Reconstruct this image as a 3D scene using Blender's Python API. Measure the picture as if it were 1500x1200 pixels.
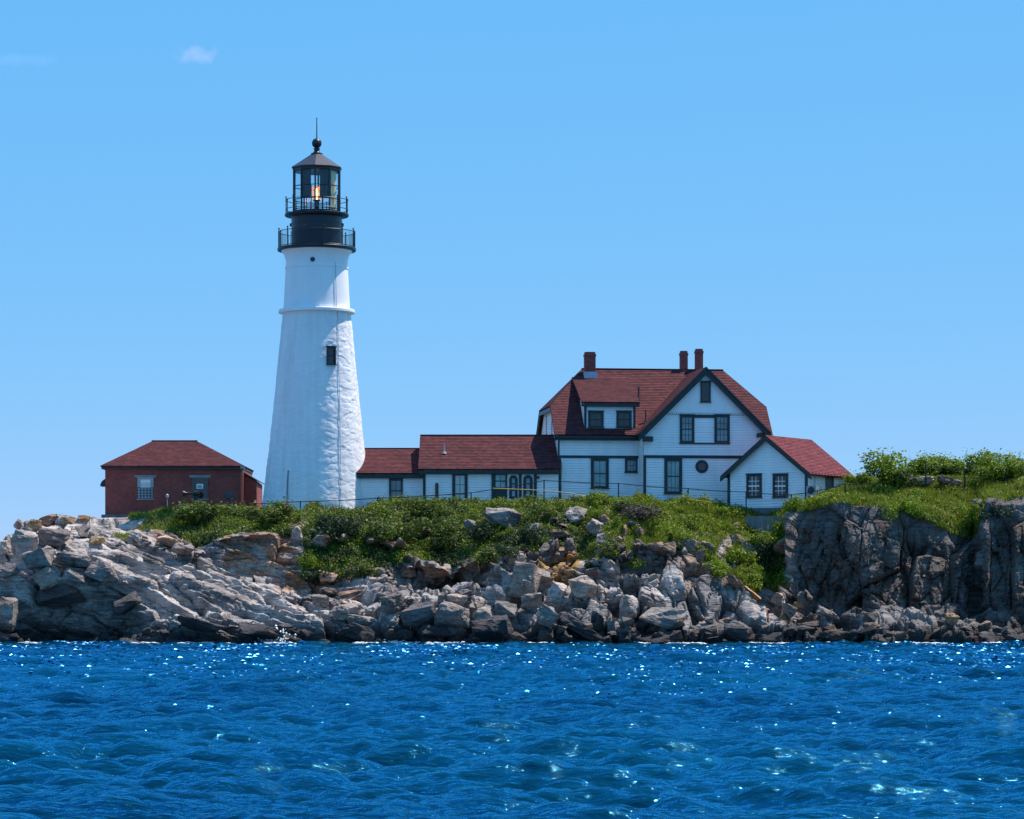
import bpy, bmesh, math, random
import numpy as np
from mathutils import Vector

# ------------------------------------------------------------------ camera, sky, sun, exposure
F, CX, HY, CH = 4400.0, 750.0, 880.0, 2.6        # focal length (px of 1500), optical axis, horizon row, camera height
for o in list(bpy.data.objects): bpy.data.objects.remove(o)
scene = bpy.context.scene
col = scene.collection
cam_d = bpy.data.cameras.new('camera'); cam = bpy.data.objects.new('camera', cam_d); col.objects.link(cam)
cam.location = (0, 0, CH); cam.rotation_euler = (math.radians(90), 0, 0)
cam_d.sensor_fit = 'HORIZONTAL'; cam_d.sensor_width = 36; cam_d.lens = 36*F/1500
cam_d.shift_y = (HY-600)/1500; cam_d.clip_start = 1; cam_d.clip_end = 20000
scene.camera = cam

SUN_EL, SUN_AZ = math.radians(63), math.radians(67)      # azimuth from +Y towards +X
w = bpy.data.worlds.new('World'); scene.world = w; w.use_nodes = True
nt = w.node_tree; nt.nodes.clear()
wo = nt.nodes.new('ShaderNodeOutputWorld'); bg = nt.nodes.new('ShaderNodeBackground'); sky = nt.nodes.new('ShaderNodeTexSky')
sky.sky_type = 'NISHITA'; sky.sun_disc = False; sky.sun_elevation = SUN_EL; sky.sun_rotation = SUN_AZ
sky.altitude = 0; sky.air_density = 0.4; sky.dust_density = 0.0; sky.ozone_density = 6.0
# one tone curve per channel over the whole dome: the photograph's deep, even blue
sep = nt.nodes.new('ShaderNodeSeparateColor'); hs = nt.nodes.new('ShaderNodeCombineColor'); nt.links.new(sky.outputs[0], sep.inputs[0])
for ch, (gm, gain, base) in enumerate(((1.0, .66, .44), (.22, 2.93, 0), (.05, 5.95, 0))):
    pw = nt.nodes.new('ShaderNodeMath'); pw.operation = 'POWER'; pw.inputs[1].default_value = gm; nt.links.new(sep.outputs[ch], pw.inputs[0])
    ml = nt.nodes.new('ShaderNodeMath'); ml.operation = 'MULTIPLY_ADD'; ml.inputs[1].default_value = gain; ml.inputs[2].default_value = base; nt.links.new(pw.outputs[0], ml.inputs[0]); nt.links.new(ml.outputs[0], hs.inputs[ch])
# two faint wisps of cloud, fixed in direction
tc = nt.nodes.new('ShaderNodeTexCoord')
def wisp(prev, px, py, sx, sy, amt, tint):
    d = Vector(((px-CX)/F, 1, (HY-py)/F)).normalized()
    sub = nt.nodes.new('ShaderNodeVectorMath'); sub.operation = 'SUBTRACT'; sub.inputs[1].default_value = d
    nt.links.new(tc.outputs['Generated'], sub.inputs[0])
    mp = nt.nodes.new('ShaderNodeVectorMath'); mp.operation = 'MULTIPLY'; mp.inputs[1].default_value = (F/sx, F/sx, F/sy)
    nt.links.new(sub.outputs[0], mp.inputs[0])
    nz = nt.nodes.new('ShaderNodeTexNoise'); nz.inputs['Scale'].default_value = 260; nz.inputs['Detail'].default_value = 5
    nt.links.new(tc.outputs['Generated'], nz.inputs['Vector'])
    ln = nt.nodes.new('ShaderNodeVectorMath'); ln.operation = 'LENGTH'; nt.links.new(mp.outputs[0], ln.inputs[0])
    ad = nt.nodes.new('ShaderNodeMath'); ad.operation = 'MULTIPLY_ADD'; ad.inputs[1].default_value = 1.5; ad.inputs[2].default_value = -0.75
    nt.links.new(nz.outputs['Fac'], ad.inputs[0])
    a2 = nt.nodes.new('ShaderNodeMath'); a2.operation = 'ADD'; nt.links.new(ad.outputs[0], a2.inputs[0]); nt.links.new(ln.outputs['Value'], a2.inputs[1])
    mr = nt.nodes.new('ShaderNodeMapRange'); mr.interpolation_type = 'SMOOTHSTEP'
    mr.inputs['From Min'].default_value = 1.0; mr.inputs['From Max'].default_value = 0.1; mr.inputs['To Min'].default_value = 0; mr.inputs['To Max'].default_value = amt
    nt.links.new(a2.outputs[0], mr.inputs['Value'])
    mx = nt.nodes.new('ShaderNodeMix'); mx.data_type = 'RGBA'
    nt.links.new(mr.outputs['Result'], mx.inputs['Factor']); nt.links.new(prev, mx.inputs['A']); mx.inputs['B'].default_value = tint
    return mx.outputs['Result']
SKYK = 0.12
c = wisp(hs.outputs[0], 287, 82, 38, 17, 0.6, (2.7, 4.25, 7.1, 1))
c = wisp(c, 30, 88, 75, 11, 0.3, (1.7, 4.1, 7.6, 1))
nt.links.new(c, bg.inputs['Color']); bg.inputs['Strength'].default_value = SKYK
nt.links.new(bg.outputs[0], wo.inputs['Surface'])

sd = bpy.data.lights.new('sun', 'SUN'); sun = bpy.data.objects.new('sun', sd); col.objects.link(sun)
sd.energy = 5.0; sd.angle = math.radians(0.53); sd.color = (1.0, 0.94, 0.86)
SV = Vector((math.cos(SUN_EL)*math.sin(SUN_AZ), math.cos(SUN_EL)*math.cos(SUN_AZ), math.sin(SUN_EL)))
sun.rotation_euler = SV.to_track_quat('Z', 'Y').to_euler(); sun.location = (60, 100, 120)
vs = scene.view_settings
vs.view_transform = 'Standard'; vs.look = 'None'; vs.gamma = 1; vs.use_curve_mapping = False; vs.exposure = 0.32

# ------------------------------------------------------------------ helpers: numbers
rnd = random.Random(7)
def at(px, py, Y): return Vector(((px-CX)*Y/F, Y, CH+(HY-py)*Y/F))
def h01(ix, iy, iz, seed):
    h = (ix.astype(np.int64)*374761393 + iy.astype(np.int64)*668265263 + iz.astype(np.int64)*2147483647 + seed*974634777) & 0xffffffff
    h = ((h ^ (h >> 13)) * 1274126177) & 0xffffffff
    h = ((h ^ (h >> 16)) * 2246822519) & 0xffffffff
    return ((h ^ (h >> 15)) & 0xffffff)/float(0x1000000)
def vnoise(p, seed=0):
    i = np.floor(p).astype(np.int64); f = p-i; f = f*f*(3-2*f); r = 0
    for dx in (0, 1):
        for dy in (0, 1):
            for dz in (0, 1):
                wgt = (f[:,0] if dx else 1-f[:,0])*(f[:,1] if dy else 1-f[:,1])*(f[:,2] if dz else 1-f[:,2])
                r = r + wgt*h01(i[:,0]+dx, i[:,1]+dy, i[:,2]+dz, seed)
    return r*2-1
def fbm(p, seed=0, octv=4, gain=.5):
    r = 0; a = 1
    for k in range(octv): r = r+a*vnoise(p*(2.03**k)+k*17.3, seed+k); a *= gain
    return r
def voronoi(p, seed=0, jit=.9):
    """nearest and second nearest distance, id triple of the cell, offset from its point"""
    i = np.floor(p).astype(np.int64); n = len(p)
    f1 = np.full(n, 9e9); f2 = np.full(n, 9e9); cid = np.zeros((n, 3), np.int64); off = np.zeros((n, 3))
    for dx in (-1, 0, 1):
        for dy in (-1, 0, 1):
            for dz in (-1, 0, 1):
                c = i+np.array((dx, dy, dz))
                fp = c+.5+jit*(np.stack([h01(c[:,0], c[:,1], c[:,2], seed+s) for s in (1, 2, 3)], 1)-.5)
                d = p-fp; q = np.sqrt((d*d).sum(1)); m = q < f1
                f2 = np.where(m, f1, np.minimum(f2, q))
                f1 = np.where(m, q, f1); cid[m] = c[m]; off[m] = d[m]
    return f1, f2, cid, off
def lerp(a, b, t): return a+(b-a)*t
def sstep(a, b, x): t = np.clip((x-a)/(b-a), 0, 1); return t*t*(3-2*t)

# ------------------------------------------------------------------ helpers: materials
class N:
    """tiny node-tree writer"""
    def __init__(s, name, rough=.7, spec=.5):
        s.m = bpy.data.materials.new(name); s.m.use_nodes = True; s.t = s.m.node_tree
        s.b = s.t.nodes['Principled BSDF']; s.b.inputs['Roughness'].default_value = rough; s.b.inputs['Specular IOR Level'].default_value = spec
    def n(s, kind, **kw):
        k = s.t.nodes.new('ShaderNode'+kind)
        for a, v in kw.items(): setattr(k, a, v)
        return k
    def l(s, a, b): s.t.links.new(a, b)
    def coord(s, which='pos', scale=(1, 1, 1), rot=(0, 0, 0)):
        if which == 'pos': src = s.n('NewGeometry').outputs['Position']
        elif which == 'obj': src = s.n('TexCoord').outputs['Object']
        else: src = s.n('TexCoord').outputs['UV']
        mp = s.n('Mapping'); mp.inputs['Scale'].default_value = scale; mp.inputs['Rotation'].default_value = rot
        s.l(src, mp.inputs['Vector']); return mp.outputs[0]
    def noise(s, vec, scale, detail=5, rough=.55, out='Fac'):
        k = s.n('TexNoise'); k.inputs['Scale'].default_value = scale; k.inputs['Detail'].default_value = detail; k.inputs['Roughness'].default_value = rough
        s.l(vec, k.inputs['Vector']); return k.outputs[out]
    def ramp(s, fac, stops, interp='LINEAR'):
        k = s.n('ValToRGB'); k.color_ramp.interpolation = interp; e = k.color_ramp.elements
        while len(e) < len(stops): e.new(.5)
        for q, (p, c) in zip(e, stops): q.position = p; q.color = (c[0], c[1], c[2], 1) if not isinstance(c, (int, float)) else (c, c, c, 1)
        s.l(fac, k.inputs['Fac']); return k.outputs['Color']
    def mix(s, fac, a, b, mode='MIX'):
        k = s.n('Mix', data_type='RGBA', blend_type=mode)
        for v, sock in ((fac, 'Factor'), (a, 'A'), (b, 'B')):
            if isinstance(v, (int, float)): k.inputs[sock].default_value = v
            elif isinstance(v, tuple): k.inputs[sock].default_value = (v[0], v[1], v[2], 1)
            else: s.l(v, k.inputs[sock])
        return k.outputs['Result']
    def math(s, op, a, b=0.0, c=0.0):
        k = s.n('Math', operation=op)
        for i, v in enumerate((a, b, c)):
            if isinstance(v, (int, float)): k.inputs[i].default_value = v
            else: s.l(v, k.inputs[i])
        return k.outputs[0]
    def bump(s, hgt, dist=.02, strength=1, prev=None):
        k = s.n('Bump'); k.inputs['Distance'].default_value = dist; k.inputs['Strength'].default_value = strength
        s.l(hgt, k.inputs['Height'])
        if prev: s.l(prev, k.inputs['Normal'])
        return k.outputs[0]
    def done(s, colr=None, nrm=None, rough=None):
        if colr is not None:
            if isinstance(colr, tuple): s.b.inputs['Base Color'].default_value = (*colr, 1)
            else: s.l(colr, s.b.inputs['Base Color'])
        if nrm is not None: s.l(nrm, s.b.inputs['Normal'])
        if rough is not None: s.l(rough, s.b.inputs['Roughness'])
        return s.m
M = {}
def paint(name, c, rough=.55, var=.12, scale=3, bump=0.0, streak=True):
    k = N(name, rough)
    v = k.coord('pos', (1, 1, .35 if streak else 1))
    f = k.noise(v, scale, 6, .6)
    cc = k.ramp(f, [(.25, tuple(x*(1-var) for x in c)), (.75, tuple(min(1, x*(1+var*.5)) for x in c))])
    nr = k.bump(k.noise(k.coord(), 30, 3), bump) if bump else None
    M[name] = k.done(cc, nr); return M[name]
paint('white_paint', (.94, .875, .85), .5, .10, 1.6)
paint('white_smooth', (.88, .82, .80), .6, .08, 1.2, .004)
paint('green_trim', (.010, .024, .024), .45, .35)
paint('black_iron', (.012, .013, .016), .42, .4, 5)
paint('drum_black', (.008, .014, .024), .38, .35, 2)
paint('copper_roof', (.045, .040, .052), .45, .4, 2)
paint('concrete', (.20, .19, .18), .85, .35, 2.5, .02)
paint('lintel_stone', (.30, .26, .25), .85, .25, 4, .01)
paint('yellow', (.50, .30, .04), .5, .1)
paint('rust_pipe', (.22, .07, .045), .55, .3)
paint('slate_dark', (.03, .032, .04), .6, .3)
paint('pale_blind', (.62, .60, .56), .6, .08)
paint('sign_white', (.8, .8, .8), .5, .05)
paint('grey_steel', (.33, .34, .36), .4, .2)
paint('shutter_grey', (.085, .10, .10), .5, .2)
paint('bark', (.10, .075, .06), .85, .4, 8, .01)
paint('lead', (.42, .43, .47), .5, .25, 6)
paint('foam', (.85, .87, .88), .7, .05)
# whitewashed rubble
k = N('whitewash', .75)
v = k.coord('pos', (1, 1, 1.5)); vo = k.n('TexVoronoi', feature='SMOOTH_F1'); vo.inputs['Scale'].default_value = 2.6
wv = k.mix(.25, v, k.noise(v, 2.2, 4, .6, 'Color'), 'LINEAR_LIGHT'); k.l(wv, vo.inputs['Vector'])
st = k.noise(k.coord('pos', (1.3, 1.3, .12)), 1.4, 5)
cc = k.ramp(st, [(.3, (.74, .68, .66)), (.62, (.86, .80, .78))])
b1 = k.bump(vo.outputs['Distance'], .035, .6); b2 = k.bump(k.noise(v, 9, 6, .65), .018, .8, b1)
M['whitewash'] = k.done(cc, b2)
# shingles
def shingle(name, c):
    k = N(name, .85, .25); uv = k.coord('uv')
    br = k.n('TexBrick'); br.inputs['Scale'].default_value = 1; br.inputs['Brick Width'].default_value = .26; br.inputs['Row Height'].default_value = .17
    br.inputs['Mortar Size'].default_value = .006; br.inputs['Mortar Smooth'].default_value = .2; br.offset = .5
    br.inputs['Color1'].default_value = (*[x*.72 for x in c], 1); br.inputs['Color2'].default_value = (*[min(1, x*1.3) for x in c], 1); br.inputs['Mortar'].default_value = (*[x*.4 for x in c], 1)
    br.inputs['Bias'].default_value = 0; k.l(uv, br.inputs['Vector'])
    f = k.noise(k.coord('uv', (.5, 1.2, 1)), 1.5, 6, .65)
    cc = k.mix(.8, br.outputs['Color'], k.ramp(f, [(.28, (.50, .50, .54)), (.72, (1.3, 1.24, 1.18))]), 'MULTIPLY')
    g = k.noise(uv, 60, 2)
    M[name] = k.done(cc, k.bump(g, .008))
shingle('shingle', (.122, .031, .033))
shingle('shingle_bright', (.185, .036, .041))
# bricks
k = N('brick', .85, .3); uv = k.coord('uv')
br = k.n('TexBrick'); br.inputs['Scale'].default_value = 1; br.inputs['Brick Width'].default_value = .225; br.inputs['Row Height'].default_value = .078
br.inputs['Mortar Size'].default_value = .007; br.inputs['Color1'].default_value = (.25, .050, .040, 1); br.inputs['Color2'].default_value = (.37, .078, .060, 1); br.inputs['Mortar'].default_value = (.22, .13, .11, 1)
k.l(uv, br.inputs['Vector'])
f = k.noise(uv, .7, 6, .6)
cc = k.mix(.8, br.outputs['Color'], k.ramp(f, [(.3, (.7, .7, .74)), (.7, (1.2, 1.15, 1.1))]), 'MULTIPLY')
inv = k.math('SUBTRACT', 1.0, br.outputs['Fac'])
M['brick'] = k.done(cc, k.bump(inv, .008))
# glass
def glass(name, c, rough=.06):
    k = N(name, rough, .6); f = k.noise(k.coord('pos'), .9, 3)
    M[name] = k.done(k.ramp(f, [(.3, tuple(x*.6 for x in c)), (.7, tuple(x*1.4 for x in c))]))
glass('glass_dark', (.012, .02, .026)); glass('glass_teal', (.16, .23, .25), .12); glass('glass_blind', (.24, .33, .33), .25)
k = N('glass_clear'); k.t.nodes.remove(k.b)
gl = k.n('BsdfGlossy'); gl.inputs['Roughness'].default_value = .03; tr = k.n('BsdfTransparent'); tr.inputs['Color'].default_value = (.94, .97, .98, 1)
lw = k.n('LayerWeight'); lw.inputs['Blend'].default_value = .5; fr = k.math('MULTIPLY_ADD', k.math('POWER', lw.outputs['Facing'], 4.0), .55, .03); ms = k.n('MixShader'); k.l(fr, ms.inputs[0]); k.l(tr.outputs[0], ms.inputs[1]); k.l(gl.outputs[0], ms.inputs[2])
k.l(ms.outputs[0], k.t.nodes['Material Output'].inputs['Surface']); M['glass_clear'] = k.m
k = N('lamp_glow'); k.b.inputs['Emission Color'].default_value = (1, .5, .12, 1); k.b.inputs['Emission Strength'].default_value = 7; M['lamp_glow'] = k.done((1, .6, .2))
k = N('lamp_halo', .2); k.b.inputs['Emission Color'].default_value = (1, .3, .05, 1); k.b.inputs['Emission Strength'].default_value = .9; M['lamp_lens'] = k.done((.3, .12, .05))
paint('cream_panel', (.90, .66, .36), .6, .1); paint('curtain_dark', (.02, .016, .026), .8, .3)
# rock
def rock(name, tint=(1, 1, 1), ground=False):
    k = N(name, .82, .35); P = k.coord('pos'); bed = k.coord('pos', (.5, .6, 2.4), (0, math.radians(-17), 0))
    n1 = k.noise(P, .45, 7, .6); n2 = k.noise(bed, 1.6, 8, .68); n3 = k.noise(P, 5, 6, .7)
    sc = k.coord('pos', (.22, .3, 4.2), (0, math.radians(-17), 0)) if ground else k.coord('obj', (1.1, 1.1, 5.5)); n4 = k.noise(sc, 1.7 if ground else 1.5, 4, .6)
    mx = k.math('ADD', k.math('MULTIPLY', n1, .62), k.math('ADD', k.math('MULTIPLY', n4, .24), k.math('MULTIPLY', n3, .22)))
    cc = k.ramp(mx, [(.34, (.030*tint[0], .028*tint[1], .031*tint[2])), (.44, (.13*tint[0], .107*tint[1], .098*tint[2])), (.52, (.30*tint[0], .25*tint[1], .225*tint[2])), (.62, (.56*tint[0], .475*tint[1], .42*tint[2]))])
    if not ground:
        oi = k.n('ObjectInfo'); cc = k.mix(1.0, cc, k.ramp(oi.outputs['Random'], [(0, (.32, .31, .33)), (.5, (.62, .59, .57)), (.85, (.95, .89, .84)), (1, (1.15, 1.08, 1.0))]), 'MULTIPLY')
    # rusty lichen and iron stain
    at_ = k.n('Attribute', attribute_name='rust') if ground else None
    lf = k.noise(k.coord('pos', (1.2, 1.2, .6)), .8, 6, .7)
    lic = k.ramp(lf, [(.60, 0), (.70, 1)])
    lfac = k.math('MULTIPLY', lic, .55)
    if ground:
        rr = k.ramp(lf, [(.40, 0), (.56, 1)])
        lfac = k.math('MAXIMUM', k.math('MULTIPLY', lfac, .6), k.math('MULTIPLY', rr, at_.outputs['Fac']))
    cc = k.mix(lfac, cc, k.ramp(n3, [(.3, (.13, .06, .025)), (.7, (.42, .17, .045))]))
    # dark tide band
    sp = k.n('SeparateXYZ'); k.l(k.n('NewGeometry').outputs['Position'], sp.inputs[0])
    zz = k.math('ADD', sp.outputs['Z'], k.math('MULTIPLY', k.math('SUBTRACT', n1, .5), -2.6))
    tide = k.n('MapRange'); tide.interpolation_type = 'SMOOTHSTEP'; tide.inputs['From Min'].default_value = 1.7; tide.inputs['From Max'].default_value = .35; k.l(zz, tide.inputs['Value'])
    cc = k.mix(k.math('MULTIPLY', tide.outputs['Result'], .93), cc, k.ramp(n3, [(.3, (.010, .009, .010)), (.7, (.045, .037, .036))]))
    if ground:
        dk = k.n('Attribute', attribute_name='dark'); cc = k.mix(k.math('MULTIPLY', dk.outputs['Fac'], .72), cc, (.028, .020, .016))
        va = k.n('Attribute', attribute_name='veg')
        gcol = k.ramp(k.noise(P, 1.3, 6, .65), [(.3, (.06, .05, .025)), (.5, (.075, .095, .016)), (.72, (.13, .16, .022))])
        vf = k.ramp(k.math('ADD', va.outputs['Fac'], k.math('MULTIPLY', k.math('SUBTRACT', n3, .5), .6)), [(.42, 0), (.58, 1)])
        cc = k.mix(vf, cc, gcol)
        oc = k.n('Attribute', attribute_name='ochre')
        of = k.ramp(k.math('ADD', oc.outputs['Fac'], k.math('MULTIPLY', k.math('SUBTRACT', n3, .5), .7)), [(.42, 0), (.6, 1)])
        cc = k.mix(of, cc, k.ramp(n3, [(.3, (.16, .08, .025)), (.7, (.50, .30, .10))]))
    st = n4
    cr = k.n('TexVoronoi', feature='DISTANCE_TO_EDGE'); cr.inputs['Scale'].default_value = 1.1
    k.l(k.mix(.3, bed, k.noise(P, 1.5, 4, .6, 'Color'), 'LINEAR_LIGHT'), cr.inputs['Vector'])
    ce = k.ramp(cr.outputs['Distance'], [(0, 0), (.06, 1)])
    b = k.bump(ce, .06, .7); b = k.bump(k.math('MULTIPLY', st, k.math('MULTIPLY_ADD', dk.outputs['Fac'], -.8, 1.0)) if ground else st, .16, .9, b); b = k.bump(n2, .08, .8, b); b = k.bump(k.noise(bed, 7, 6, .7), .05, .9, b)
    M[name] = k.done(cc, b)
rock('rock_ground', (1, 1, 1), True); rock('rock_grey'); rock('rock_warm', (1.12, 1.0, .90)); rock('rock_pale', (1.15, 1.12, 1.1)); rock('rock_dark', (.5, .5, .54)); rock('rock_brown', (1.15, .86, .68)); rock('rock_ochre', (1.5, 1.08, .62))
# leaves: colour from a per-leaf random attribute
def leaf(name, stops, trans=.35):
    k = N(name, .55, .3); a = k.n('Attribute', attribute_name='tint')
    cc = k.ramp(a.outputs['Fac'], stops)
    df = k.n('BsdfTranslucent'); k.l(cc, df.inputs['Color']); ms = k.n('MixShader'); ms.inputs[0].default_value = trans
    k.l(cc, k.b.inputs['Base Color']); k.l(k.b.outputs[0], ms.inputs[1]); k.l(df.outputs[0], ms.inputs[2]); k.l(ms.outputs[0], k.t.nodes['Material Output'].inputs['Surface'])
    M[name] = k.m
leaf('leaf_rose', [(0, (.040, .066, .012)), (.5, (.10, .15, .017)), (.86, (.20, .24, .03)), (.95, (.16, .11, .06)), (.985, (.42, .17, .25)), (1, (.45, .2, .28))])
leaf('leaf_bright', [(0, (.085, .13, .008)), (.5, (.18, .25, .010)), (.9, (.29, .34, .018)), (1, (.30, .25, .05))])
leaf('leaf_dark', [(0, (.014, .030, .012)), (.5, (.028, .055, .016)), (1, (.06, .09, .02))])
leaf('leaf_dry', [(0, (.045, .035, .028)), (.5, (.085, .062, .048)), (1, (.10, .10, .04))], .15)
leaf('grass', [(0, (.10, .13, .012)), (.55, (.20, .245, .016)), (.85, (.29, .29, .045)), (1, (.38, .31, .11))])
leaf('leaf_fir', [(0, (.012, .022, .012)), (1, (.035, .05, .022))], .1)
# sea water
k = N('sea_water'); k.t.nodes.remove(k.b); P = k.coord('pos')
f = k.noise(k.coord('pos', (.05, .03, 1)), 1, 4)
cc = k.ramp(f, [(.35, (.0003, .013, .030)), (.65, (.0006, .042, .075))])
b = k.bump(k.noise(k.coord('pos', (.5, 1.4, 1)), 2.4, 3, .5), .09, .9); b = k.bump(k.noise(k.coord('pos', (.6, 1.6, 1)), 9, 3, .55), .040, .95, b)
df = k.n('BsdfDiffuse'); gl = k.n('BsdfGlossy'); gl.inputs['Roughness'].default_value = .05; gl.inputs['Color'].default_value = (.12, .64, 1, 1)
fr = k.n('Fresnel'); fr.inputs['IOR'].default_value = 1.5; ms = k.n('MixShader')
for nd in (df, gl, fr): k.l(b, nd.inputs['Normal'])
k.l(cc, df.inputs['Color']); k.l(fr.outputs[0], ms.inputs[0]); k.l(df.outputs[0], ms.inputs[1]); k.l(gl.outputs[0], ms.inputs[2])
k.l(ms.outputs[0], k.t.nodes['Material Output'].inputs['Surface']); M['sea_water'] = k.m

k = N('glint_water'); k.t.nodes.remove(k.b); df = k.n('BsdfDiffuse'); df.inputs['Color'].default_value = (.0005, .09, .30, 1)  # water of the small wedges added for sun glints
gl = k.n('BsdfGlossy'); gl.inputs['Roughness'].default_value = .24; gl.inputs['Color'].default_value = (.2, .65, 1, 1); fr = k.n('Fresnel'); fr.inputs['IOR'].default_value = 1.6; ms = k.n('MixShader')
k.l(fr.outputs[0], ms.inputs[0]); k.l(df.outputs[0], ms.inputs[1]); k.l(gl.outputs[0], ms.inputs[2]); k.l(ms.outputs[0], k.t.nodes['Material Output'].inputs['Surface']); M['glint_water'] = k.m

# ------------------------------------------------------------------ helpers: meshes
def me_np(name, V, Fq, mat, parent=None, smooth=False, attrs=None, uv=None):
    """fast mesh from arrays; Fq is an (n,3) or (n,4) array"""
    V = np.asarray(V, np.float32); Fq = np.asarray(Fq, np.int32); n, kk = Fq.shape
    me = bpy.data.meshes.new(name); me.vertices.add(len(V)); me.vertices.foreach_set('co', V.ravel())
    me.loops.add(n*kk); me.loops.foreach_set('vertex_index', Fq.ravel())
    me.polygons.add(n); me.polygons.foreach_set('loop_start', np.arange(0, n*kk, kk, dtype=np.int32))
    me.polygons.foreach_set('use_smooth', np.full(n, bool(smooth)))
    for an, (dom, val) in (attrs or {}).items():
        a = me.attributes.new(an, 'FLOAT', dom); a.data.foreach_set('value', np.asarray(val, np.float32))
    me.update(calc_edges=True); me.validate()
    me.materials.append(M[mat]); o = bpy.data.objects.new(name, me); col.objects.link(o)
    if parent: o.parent = parent
    return o
class MB:
    def __init__(s): s.v = []; s.f = []; s.uv = []
    def face(s, pts, uvs=None):
        b = len(s.v); s.v += [tuple(p) for p in pts]; s.f.append(tuple(range(b, b+len(pts))))
        s.uv += list(uvs) if uvs else [(p[0]+p[1], p[2]) for p in pts]
    def prism(s, poly, P0, eu, ev, n, o0, o1):
        """solid: polygon (s,t) in the plane P0,eu,ev, from offset o0 to o1 along n (ccw seen from +n, o1>o0)"""
        A = [P0+eu*a+ev*b+n*o0 for a, b in poly]; B = [P0+eu*a+ev*b+n*o1 for a, b in poly]; m = len(poly)
        s.face(B, poly); s.face(A[::-1], poly[::-1])
        d = 0
        for i in range(m):
            j = (i+1) % m; L = (B[j]-B[i]).length
            s.face([A[i], A[j], B[j], B[i]], [(d, poly[i][1]), (d+L, poly[j][1]), (d+L, poly[j][1]+o1-o0), (d, poly[i][1]+o1-o0)] if abs(poly[i][1]-poly[j][1]) < 1e-6 else [(o0, poly[i][1]), (o0, poly[j][1]), (o1, poly[j][1]), (o1, poly[i][1])]); d += L
    def obox(s, P0, eu, ev, n, s0, s1, t0, t1, o0, o1): s.prism([(s0, t0), (s1, t0), (s1, t1), (s0, t1)], P0, eu, ev, n, o0, o1)
    def box(s, x0, x1, y0, y1, z0, z1): s.obox(Vector((0, 0, 0)), Vector((1, 0, 0)), Vector((0, 0, 1)), Vector((0, -1, 0)), x0, x1, z0, z1, -y1, -y0)
    def bar(s, a, b, r, n=6, r2=None):
        a, b = Vector(a), Vector(b); d = (b-a).normalized(); x = d.orthogonal().normalized(); y = d.cross(x); r2 = r if r2 is None else r2
        A = [a+(x*math.cos(t)+y*math.sin(t))*r for t in [2*math.pi*i/n for i in range(n)]]
        B = [b+(x*math.cos(t)+y*math.sin(t))*r2 for t in [2*math.pi*i/n for i in range(n)]]
        for i in range(n): s.face([A[i], A[(i+1) % n], B[(i+1) % n], B[i]])
        s.face(A[::-1]); s.face(B)
    def lathe(s, prof, n=32, c=(0, 0), ph=0, cap=True):
        rings = [[Vector((c[0]+r*math.cos(ph+2*math.pi*i/n), c[1]+r*math.sin(ph+2*math.pi*i/n), z)) for i in range(n)] for r, z in prof]
        for a, b in zip(rings, rings[1:]):
            for i in range(n): j = (i+1) % n; s.face([a[i], a[j], b[j], b[i]])
        if cap: s.face(rings[0][::-1]); s.face(rings[-1])
    def courses(s, poly, P0, eu, ev, n, h, th, gap=0.0):
        """overlapping boards or shingle courses over a convex polygon"""
        t0 = min(p[1] for p in poly); t1 = max(p[1] for p in poly); k = 0
        def clip(pl, lim, keep_above):
            out = []
            for i in range(len(pl)):
                a, b = pl[i], pl[(i+1) % len(pl)]; ia = (a[1] >= lim) == keep_above or a[1] == lim; ib = (b[1] >= lim) == keep_above or b[1] == lim
                if ia: out.append(a)
                if ia != ib: q = (lim-a[1])/(b[1]-a[1]); out.append((a[0]+(b[0]-a[0])*q, lim))
            return out
        while t0+k*h < t1-1e-4:
            lo, hi = t0+k*h, min(t1, t0+(k+1)*h); k += 1
            c = clip(clip(poly, lo, True), hi-gap, False)
            if len(c) < 3: continue
            s.face([P0+eu*a+ev*b+n*(.003+th*(1-(b-lo)/h)) for a, b in c], c)
            bt = [p for p in c if abs(p[1]-lo) < 1e-5]
            if len(bt) >= 2:
                a, b = min(bt), max(bt)
                s.face([P0+eu*a[0]+ev*lo, P0+eu*b[0]+ev*lo, P0+eu*b[0]+ev*lo+n*(.003+th), P0+eu*a[0]+ev*lo+n*(.003+th)], [a, b, b, a])
    def build(s, name, mat, parent=None, smooth=False, weld=False):
        me = bpy.data.meshes.new(name); me.from_pydata(s.v, [], s.f)
        u = me.uv_layers.new(name='UVMap'); u.data.foreach_set('uv', np.array(s.uv, np.float32).ravel())
        if weld or smooth:
            bm = bmesh.new(); bm.from_mesh(me); bmesh.ops.remove_doubles(bm, verts=bm.verts, dist=1e-4); bm.to_mesh(me); bm.free()
        if smooth:
            for p in me.polygons: p.use_smooth = True
            me.set_sharp_from_angle(angle=math.radians(40))
        me.materials.append(M[mat]); o = bpy.data.objects.new(name, me); col.objects.link(o)
        if parent: o.parent = parent
        return o
def tag(o, label=None, cat=None, group=None, kind=None):
    for a, v in (('label', label), ('category', cat), ('group', group), ('kind', kind)):
        if v: o[a] = v
    return o
def empty(name, loc, rz=0):
    o = bpy.data.objects.new(name, None); o.empty_display_size = .5; col.objects.link(o); o.location = loc; o.rotation_euler = (0, 0, rz); return o
X3, Y3, Z3 = Vector((1, 0, 0)), Vector((0, 1, 0)), Vector((0, 0, 1))
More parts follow.
